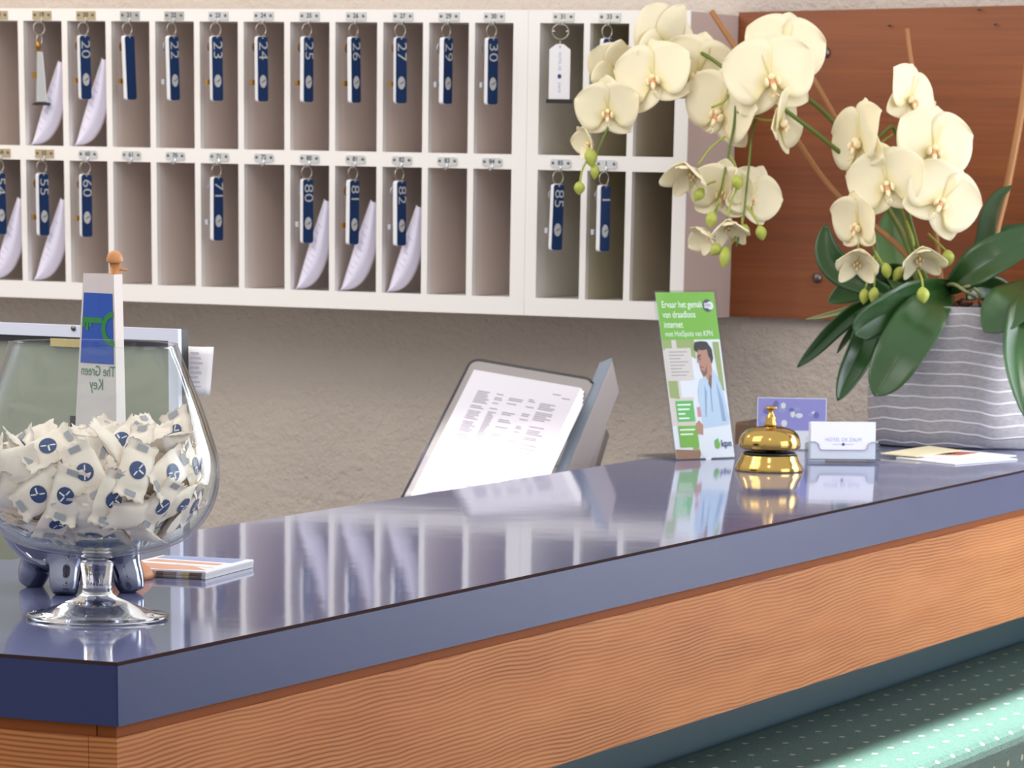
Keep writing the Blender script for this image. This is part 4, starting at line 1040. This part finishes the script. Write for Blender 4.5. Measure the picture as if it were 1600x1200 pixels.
for a in [[(1150, 175, -.07), (1165, 178, -.07), (1190, 187, -.07), (1212, 188, -.07)], [(1112, 168, -.06), (1132, 158, -.07), (1142, 138, -.07)], [(1133, 213, -.06), (1110, 232, -.06), (1091, 258, -.06)],
          [(1118, 283, -.05), (1106, 288, -.05), (1099, 302, -.05)], [(1124, 310, -.05), (1118, 325, -.05), (1113, 336, -.05)], [(1140, 240, -.05), (1149, 258, -.05), (1152, 276, -.05)], [(1152, 292, -.06), (1142, 316, -.06), (1137, 340, -.06)],
          [(1166, 322, -.06), (1178, 338, -.06), (1187, 354, -.06)], [(1160, 340, -.06), (1160, 350, -.06), (1163, 358, -.06)], [(1150, 370, -.06), (1138, 388, -.06), (1133, 396, -.06)], [(929, 250, 0), (928, 262, 0), (929, 266, 0)],
          [(927, 236, 0), (911, 262, 0), (906, 286, 0)], [(1060, 72, -.01), (1044, 84, -.01), (1046, 104, -.01)], [(970, 145, 0), (960, 122, 0), (962, 112, 0)], [(1352, 300, -.08), (1344, 325, -.08), (1338, 335, -.08)],
          [(1366, 392, -.09), (1374, 405, -.09), (1381, 415, -.09)], [(1366, 400, -.09), (1358, 428, -.09), (1352, 452, -.09)], [(1370, 405, -.09), (1367, 430, -.09), (1366, 450, -.09)], [(1416, 345, -.05), (1426, 370, -.06), (1428, 385, -.06)],
          [(1434, 420, -.10), (1440, 435, -.16), (1442, 450, -.185)], [(1450, 365, -.03), (1468, 382, -.04), (1478, 392, -.04)], [(1410, 232, -.04), (1420, 240, -.05), (1440, 242, -.05)], [(1406, 225, -.04), (1416, 190, -.04), (1428, 165, -.04)],
          [(1412, 290, -.04), (1440, 305, -.06), (1460, 312, -.06)], [(1395, 210, -.05), (1375, 225, -.06), (1365, 240, -.06)], [(1346, 345, -.09), (1342, 375, -.09), (1340, 392, -.09)]]:
    stem('flower_stalk', a, .0017, .0015, M['stemlight'], 7, 4)

def petal(mb, ln_, wd, angdeg, cup, curl, R, c, z0=0., seed=0, twist=0.):
    rn_ = random.Random(seed); rows_ = []; a0 = math.radians(angdeg); tones = []
    dr = V((math.sin(a0), math.cos(a0), 0)); tg = V((math.cos(a0), -math.sin(a0), 0))
    na, nb = 13, 8; ph = rn_.random()*6
    for i in range(na+1):
        a = 1-(1-i/na)**1.7; w_ = wd*(math.sin(PI*min(1, a**.72*.992+.005))**.54)+.04*wd*(1-a); row_ = []
        for j in range(nb+1):
            b_ = -1+2*j/nb
            z = z0+cup*(b_*b_)*w_/wd*(.3+.7*a)+curl*a*a+.018*ln_*math.sin(3.2*b_+5*a+ph)*a+twist*b_*a*wd
            p = dr*(a*ln_*(1-.03*b_*b_))+tg*(b_*w_)+V((0,0,z)); row_.append(c+R@p); tones.append(min(1., a*1.25+.08))
        rows_.append(row_)
    mb.grid(rows_); mb.tone = (mb.tone or [])+tones; return mb
def frame_of(face_, roll):
    fz = (CR*face_[0]+CU*face_[1]-CF*face_[2]).normalized(); upc = (CU*math.cos(roll)+CR*math.sin(roll)); y_ = (upc-fz*upc.dot(fz)).normalized(); x_ = y_.cross(fz)
    return Matrix((x_, y_, fz)).transposed()
FN = [0]
def flower(u, v, rpx, face_, roll=0, ds=-.05, openness=1.0, back=False):
    FN[0] += 1; sd = FN[0]*13; rn_ = random.Random(sd); c = od(u, v, ds); Rz = 1.12*rpx/(F/(OS+ds)); R = frame_of(face_, math.radians(roll))
    cl = (1-openness)
    q = MB(); q.tone = None
    for an, l_, w_ in ((0, 1.02, .44), (128, .95, .42), (-128, .95, .42)):
        petal(q, l_*Rz, w_*Rz, an+rn_.uniform(-6, 6), .05*Rz+cl*.2*Rz, (-.12+cl*1.3+rn_.uniform(-.06, .06))*Rz, R, c, -.02*Rz, sd+an)
    fo_ = q.build('flower', M['petal'], po, solid=.0007)
    for an in (66, -66):
        q = MB(); petal(q, 1.05*Rz, .70*Rz, an+rn_.uniform(-6, 6), .12*Rz+cl*.2*Rz, (.02+cl*1.2+rn_.uniform(-.10, .10))*Rz, R, c, .03*Rz, sd+an+7, rn_.uniform(-.15, .15)); q.build('petal', M['petal'], fo_, solid=.0007)
    if not back:
        q = MB()
        q.ball(c+R@V((0, -.02*Rz, .14*Rz)), .07*Rz, .08*Rz, .10*Rz, 10, 8, 0, R)
        q.ball(c+R@V((0, -.16*Rz, .16*Rz)), .09*Rz, .10*Rz, .06*Rz, 10, 8, 1, R)
        for s_ in (-1, 1): q.ball(c+R@V((s_*.13*Rz, -.12*Rz, .17*Rz)), .05*Rz, .11*Rz, .10*Rz, 10, 8, 0, R)
        q.tube([c+R@V((0, -.20*Rz, .18*Rz)), c+R@V((0, -.30*Rz, .24*Rz)), c+R@V((0, -.38*Rz, .22*Rz))], [.07*Rz, .05*Rz, .015*Rz], 8, 0)
        for s_ in (-1, 1): q.tube(spline([c+R@V((0, -.36*Rz, .22*Rz)), c+R@V((s_*.06*Rz, -.44*Rz, .25*Rz)), c+R@V((s_*.05*Rz, -.47*Rz, .33*Rz))], 4), .012*Rz, 6, 0)
        q.build('lip', [M['lip'], M['lipred']], fo_)
    else:
        q = MB().tube([c+R@V((0, 0, -.02*Rz)), c+R@V((0, -.05*Rz, -.20*Rz)), c+R@V((0, -.2*Rz, -.3*Rz))], .05*Rz, 8); q.build('sepal_base', M['stemlight'], fo_)
flower(1038, 68, 58, (-.55, .25, -.65), 18, -.0, back=True)
flower(1022, 122, 57, (-.35, -.05, .95), -10, -.03)
flower(1090, 116, 58, (.10, -.2, .95), 14, -.02)
flower(960, 106, 40, (-.2, .5, -.8), 8, .01, back=True)
flower(950, 172, 46, (-.1, -.35, .75), 2, -.01, .9)
flower(920, 222, 24, (-.7, -.3, .4), -20, .01, .55)
flower(1128, 172, 62, (-.55, -.3, .55), 35, -.05)
flower(1226, 82, 60, (.15, .05, .95), 4, -.04)
flower(1203, 122, 66, (.12, -.05, 1), -12, -.09)
flower(1218, 190, 50, (.85, -.1, .30), 24, -.09, .8)
flower(1080, 268, 34, (-.35, -.85, .35), 10, -.06, .35)
flower(1128, 300, 46, (-.15, -.35, .8), 12, -.03, .75)
flower(1172, 308, 44, (.35, -.2, .75), 20, -.03, .8)
flower(1138, 352, 29, (.1, -.9, .35), -8, -.07, .3)
flower(1108, 368, 25, (-.6, -.6, .3), -35, -.06, .4)
flower(1422, 154, 50, (.62, -.05, .65), 14, -.05)
flower(1344, 220, 60, (-.82, -.05, .45), 6, -.09)
flower(1386, 286, 56, (-.18, -.25, .85), -10, -.10)
flower(1458, 232, 60, (.22, -.1, .95), 8, -.07)
flower(1470, 314, 58, (.25, -.15, .95), 30, -.10)
flower(1342, 350, 46, (-.72, -.25, .5), 20, -.12, .85)
flower(1340, 408, 31, (-.1, -.65, .6), 6, -.12, .28)
flower(1436, 400, 33, (.2, -.8, .4), -10, -.10, .40)
def bud(u, v, rx, ry, ds, ang=0.):
    c = od(u, v, ds); s_ = (OS+ds)/F; R = frame_of((0, 0, 1), math.radians(ang))
    q = MB(); rows_ = []
    for i in range(11):
        a = i/10; rr = math.sin(PI*a)**.75*(1.05-.25*a); rows_.append([c+R@V((rx*s_*rr*math.cos(2*PI*j/14)*(1+.05*math.cos(3*2*PI*j/14)), ry*s_*(.95-1.9*a), rx*s_*rr*math.sin(2*PI*j/14))) for j in range(14)])
    q.grid(rows_, 0, True, True); q.build('bud', M['bud'], po)
for b_ in [(923, 246, 11, 17, 0, -8), (929, 268, 8, 13, .005, 0), (905, 294, 9.5, 11.5, 0, 0), (1092, 304, 9, 13, -.06, 35), (1111, 343, 10, 14, -.08, 8), (1152, 285, 10, 13, -.07, -16), (1163, 362, 9, 13, -.05, 10), (1189, 364, 9.5, 13, -.06, -14), (1118, 390, 9, 12, -.08, 40), (1132, 402, 10, 19, -.08, 8),
           (1385, 423, 9, 14, -.10, -10), (1403, 428, 9, 14, -.09, 30), (1350, 463, 8.5, 13.5, -.11, 4), (1365, 461, 9, 14, -.12, 8), (1442, 461, 11, 14, -.185, -8), (1481, 403, 11, 14, -.05, -6)]: bud(*b_)
def leaf(pts, wpx, tilt, m=None, fold=.35, tip=.42, seed=0):
    P_ = spline([od(*p) for p in pts], 6); k = len(P_); rows_ = []
    for i in range(k):
        t = i/(k-1); tg = (P_[min(i+1, k-1)]-P_[max(i-1, 0)]).normalized()
        side = tg.cross(CF).normalized(); nn = side.cross(tg).normalized()
        side = (side*math.cos(math.radians(tilt))+nn*math.sin(math.radians(tilt))).normalized(); nn = tg.cross(side)
        if nn.dot(CF) > 0: nn = -nn
        w_ = wpx/2*(OS/F)*(.30+.70*min(1, t/.35)**.8)*(1 if t < tip else max(0., 1-((t-tip)/(1-tip+.002))**2)**.72)
        w_ = max(w_, .0006)
        rows_.append([P_[i]+side*(w_*b_)-nn*(fold*w_*(1-abs(b_)**1.3)) for b_ in (-1, -.75, -.5, -.25, -.08, 0, .08, .25, .5, .75, 1)])
    q = MB().grid(rows_); q.build('leaf', m or M['leaf'], po, solid=.0016)
leaf([(1400, 470, -.02), (1345, 440, -.02), (1305, 415, -.02), (1290, 385, -.02), (1290, 350, -.02)], 46, 15)
leaf([(1420, 470, .03), (1402, 410, .05), (1395, 360, .06), (1400, 318, .06)], 58, 8, M['leaf_pale'])
leaf([(1485, 446, -.04), (1440, 462, -.13), (1390, 488, -.17), (1350, 512, -.18), (1336, 524, -.18)], 58, 30)
leaf([(1482, 458, -.04), (1452, 478, -.15), (1415, 535, -.19), (1384, 588, -.19), (1366, 618, -.185)], 78, -10, fold=.25)
leaf([(1410, 470, -.04), (1365, 500, -.09), (1345, 550, -.11), (1325, 590, -.11), (1309, 626, -.11)], 46, 20, M['leaf'])
leaf([(1400, 465, -.02), (1350, 480, -.08), (1310, 510, -.09), (1275, 545, -.09), (1246, 574, -.09)], 28, 25)
leaf([(1390, 470, .0), (1345, 500, -.05), (1322, 530, -.06), (1308, 552, -.06)], 11, 20)
leaf([(1390, 455, .02), (1350, 450, .02), (1320, 458, .02), (1294, 472, .02)], 44, 45, M['leaf_pale'])
leaf([(1395, 462, -.01), (1345, 478, -.04), (1295, 492, -.05), (1260, 499, -.05)], 9, 10, M['root'])
leaf([(1475, 455, -.02), (1505, 425, -.03), (1535, 385, -.03), (1545, 335, -.02), (1560, 305, .0), (1581, 290, .01)], 34, 35)
leaf([(1480, 452, -.04), (1510, 425, -.08), (1550, 400, -.10), (1600, 375, -.10), (1650, 360, -.10)], 66, 18)
leaf([(1490, 450, .02), (1530, 400, .03), (1570, 365, .04), (1640, 352, .04)], 46, 40)
leaf([(1606, 440, -.04), (1588, 462, -.13), (1562, 492, -.16), (1538, 518, -.165)], 76, -15, fold=.2)
leaf([(1622, 458, -.03), (1600, 490, -.15), (1590, 560, -.18), (1602, 652, -.18)], 50, 10, M['leaf'])
leaf([(1450, 470, .02), (1400, 480, .01), (1370, 520, .0), (1352, 560, .0)], 60, 20)
leaf([(1430, 460, .04), (1400, 440, .04), (1370, 450, .04), (1340, 470, .04)], 60, 40)
leaf([(1458, 460, -.02), (1425, 500, -.13), (1400, 545, -.15), (1385, 575, -.15)], 62, -25)
leaf([(1600, 470, .02), (1560, 455, -.02), (1530, 450, -.04), (1510, 468, -.05)], 40, 30)
for a in ([(1478, 446, -.04), (1492, 445, -.07), (1508, 455, -.08), (1524, 464, -.07)], [(1500, 452, -.06), (1515, 448, -.08), (1528, 456, -.08), (1532, 468, -.07)], [(1570, 500, -.09), (1584, 520, -.12), (1596, 535, -.13)]): stem('aerial_root', a, .003, .0022, M['root'])

# ------------------------------------------------------------------ light
def area(name, loc, target, size, energy, c, sy=None, spread=None):
    l = bpy.data.lights.new(name, 'AREA'); l.energy = energy; l.color = c; l.size = size
    if sy: l.shape = 'RECTANGLE'; l.size_y = sy
    if spread: l.spread = math.radians(spread)
    o = bpy.data.objects.new(name, l); col.objects.link(o); o.location = loc
    o.rotation_euler = (V(target)-V(loc)).to_track_quat('-Z', 'Y').to_euler(); return o
def spot(name, loc, target, energy, c, angle, blend=.2, rad=.02):
    l = bpy.data.lights.new(name, 'SPOT'); l.energy = energy; l.color = c; l.spot_size = math.radians(angle); l.spot_blend = blend; l.shadow_soft_size = rad
    o = bpy.data.objects.new(name, l); col.objects.link(o); o.location = loc
    o.rotation_euler = (V(target)-V(loc)).to_track_quat('-Z', 'Y').to_euler(); return o
w = bpy.data.worlds.new('room_light'); sc.world = w; w.use_nodes = True
n, l = w.node_tree.nodes, w.node_tree.links; bgn = n['Background']
tc = n.new('ShaderNodeTexCoord'); sp = n.new('ShaderNodeSeparateXYZ'); l.new(tc.outputs['Generated'], sp.inputs[0])
rp = n.new('ShaderNodeValToRGB'); e = rp.color_ramp.elements; e[0].position = .36; e[0].color = (.46, .45, .46, 1); e[1].position = .70; e[1].color = (.84, .83, .84, 1)
mr = n.new('ShaderNodeMapRange'); mr.inputs['From Min'].default_value = -1; mr.inputs['From Max'].default_value = 1; l.new(sp.outputs['Z'], mr.inputs['Value']); l.new(mr.outputs[0], rp.inputs['Fac'])
l.new(rp.outputs['Color'], bgn.inputs['Color']); bgn.inputs['Strength'].default_value = 1.32
area('ceiling_lamp', (-1.35, 1.05, 2.44), (-1.1, 3.1, 1.1), 1.2, 15, (1, .96, .92))
area('warm_ceiling_lamp', (-2.3, 2.3, 2.5), (-2.1, 3.2, 1.8), .3, 5, (1, .78, .52))
area('far_window', (.85, 3.18, 1.35), (.3, 1.2, 1.0), 1.3, 52, (.82, .89, 1), 1.3)
area('side_window', (2.6, 1.6, 1.7), (-.6, 2.4, 1.0), 1.5, 30, (.80, .88, 1), 1.5)
area('added_ledge_beam', (.40, 1.95, 2.6), (.40, 1.95, .8), .62, 75, (1, .98, .94), 2.4, 2.2)  # added narrow beam imitating the sun patch on the ledge; no roof window known
area('added_ledge_beam', (.42, 2.75, 2.6), (.42, 2.75, .8), .58, 300, (1, .98, .94), 1.0, 3.0)  # second added beam, brightening the far end of the ledge's sun patch
area('sunbeam_on_vase', (.05, -.2, 2.9), (-.120, 2.75, 1.16), 0.03, .035, (.94, .97, 1), .13, 1.5)
area('sunbeam_on_binder', (-.5, .4, 3.4), tuple(f0_), .19, .22, (1, .99, 1), .16, 3)
for hx, hy in ((-1.9, .9), (.3, .6)):
    hl = bpy.data.lights.new('halogen_lamp', 'POINT'); hl.energy = 14; hl.color = (1, .86, .68); hl.shadow_soft_size = .06
    ho = bpy.data.objects.new('halogen_lamp', hl); col.objects.link(ho); ho.location = (hx, hy, 2.8)

# ------------------------------------------------------------------ camera
cam = bpy.data.cameras.new('camera'); co = bpy.data.objects.new('camera', cam); col.objects.link(co)
R = Matrix((CR, CU, -CF)).transposed(); co.matrix_world = Matrix.Translation(CP)@R.to_4x4()
cam.sensor_fit = 'HORIZONTAL'; cam.sensor_width = 36; cam.lens = F/1600*36
cam.shift_x = (800-PX)/1600; cam.shift_y = (PY-600)/1600; cam.clip_start = .05; cam.clip_end = 60
cam.dof.use_dof = True; cam.dof.focus_distance = 3.75; cam.dof.aperture_fstop = 30
sc.camera = co
sc.view_settings.view_transform = 'Standard'; sc.view_settings.look = 'None'; sc.view_settings.gamma = 1.0; sc.view_settings.use_curve_mapping = False
sc.view_settings.exposure = 0.0
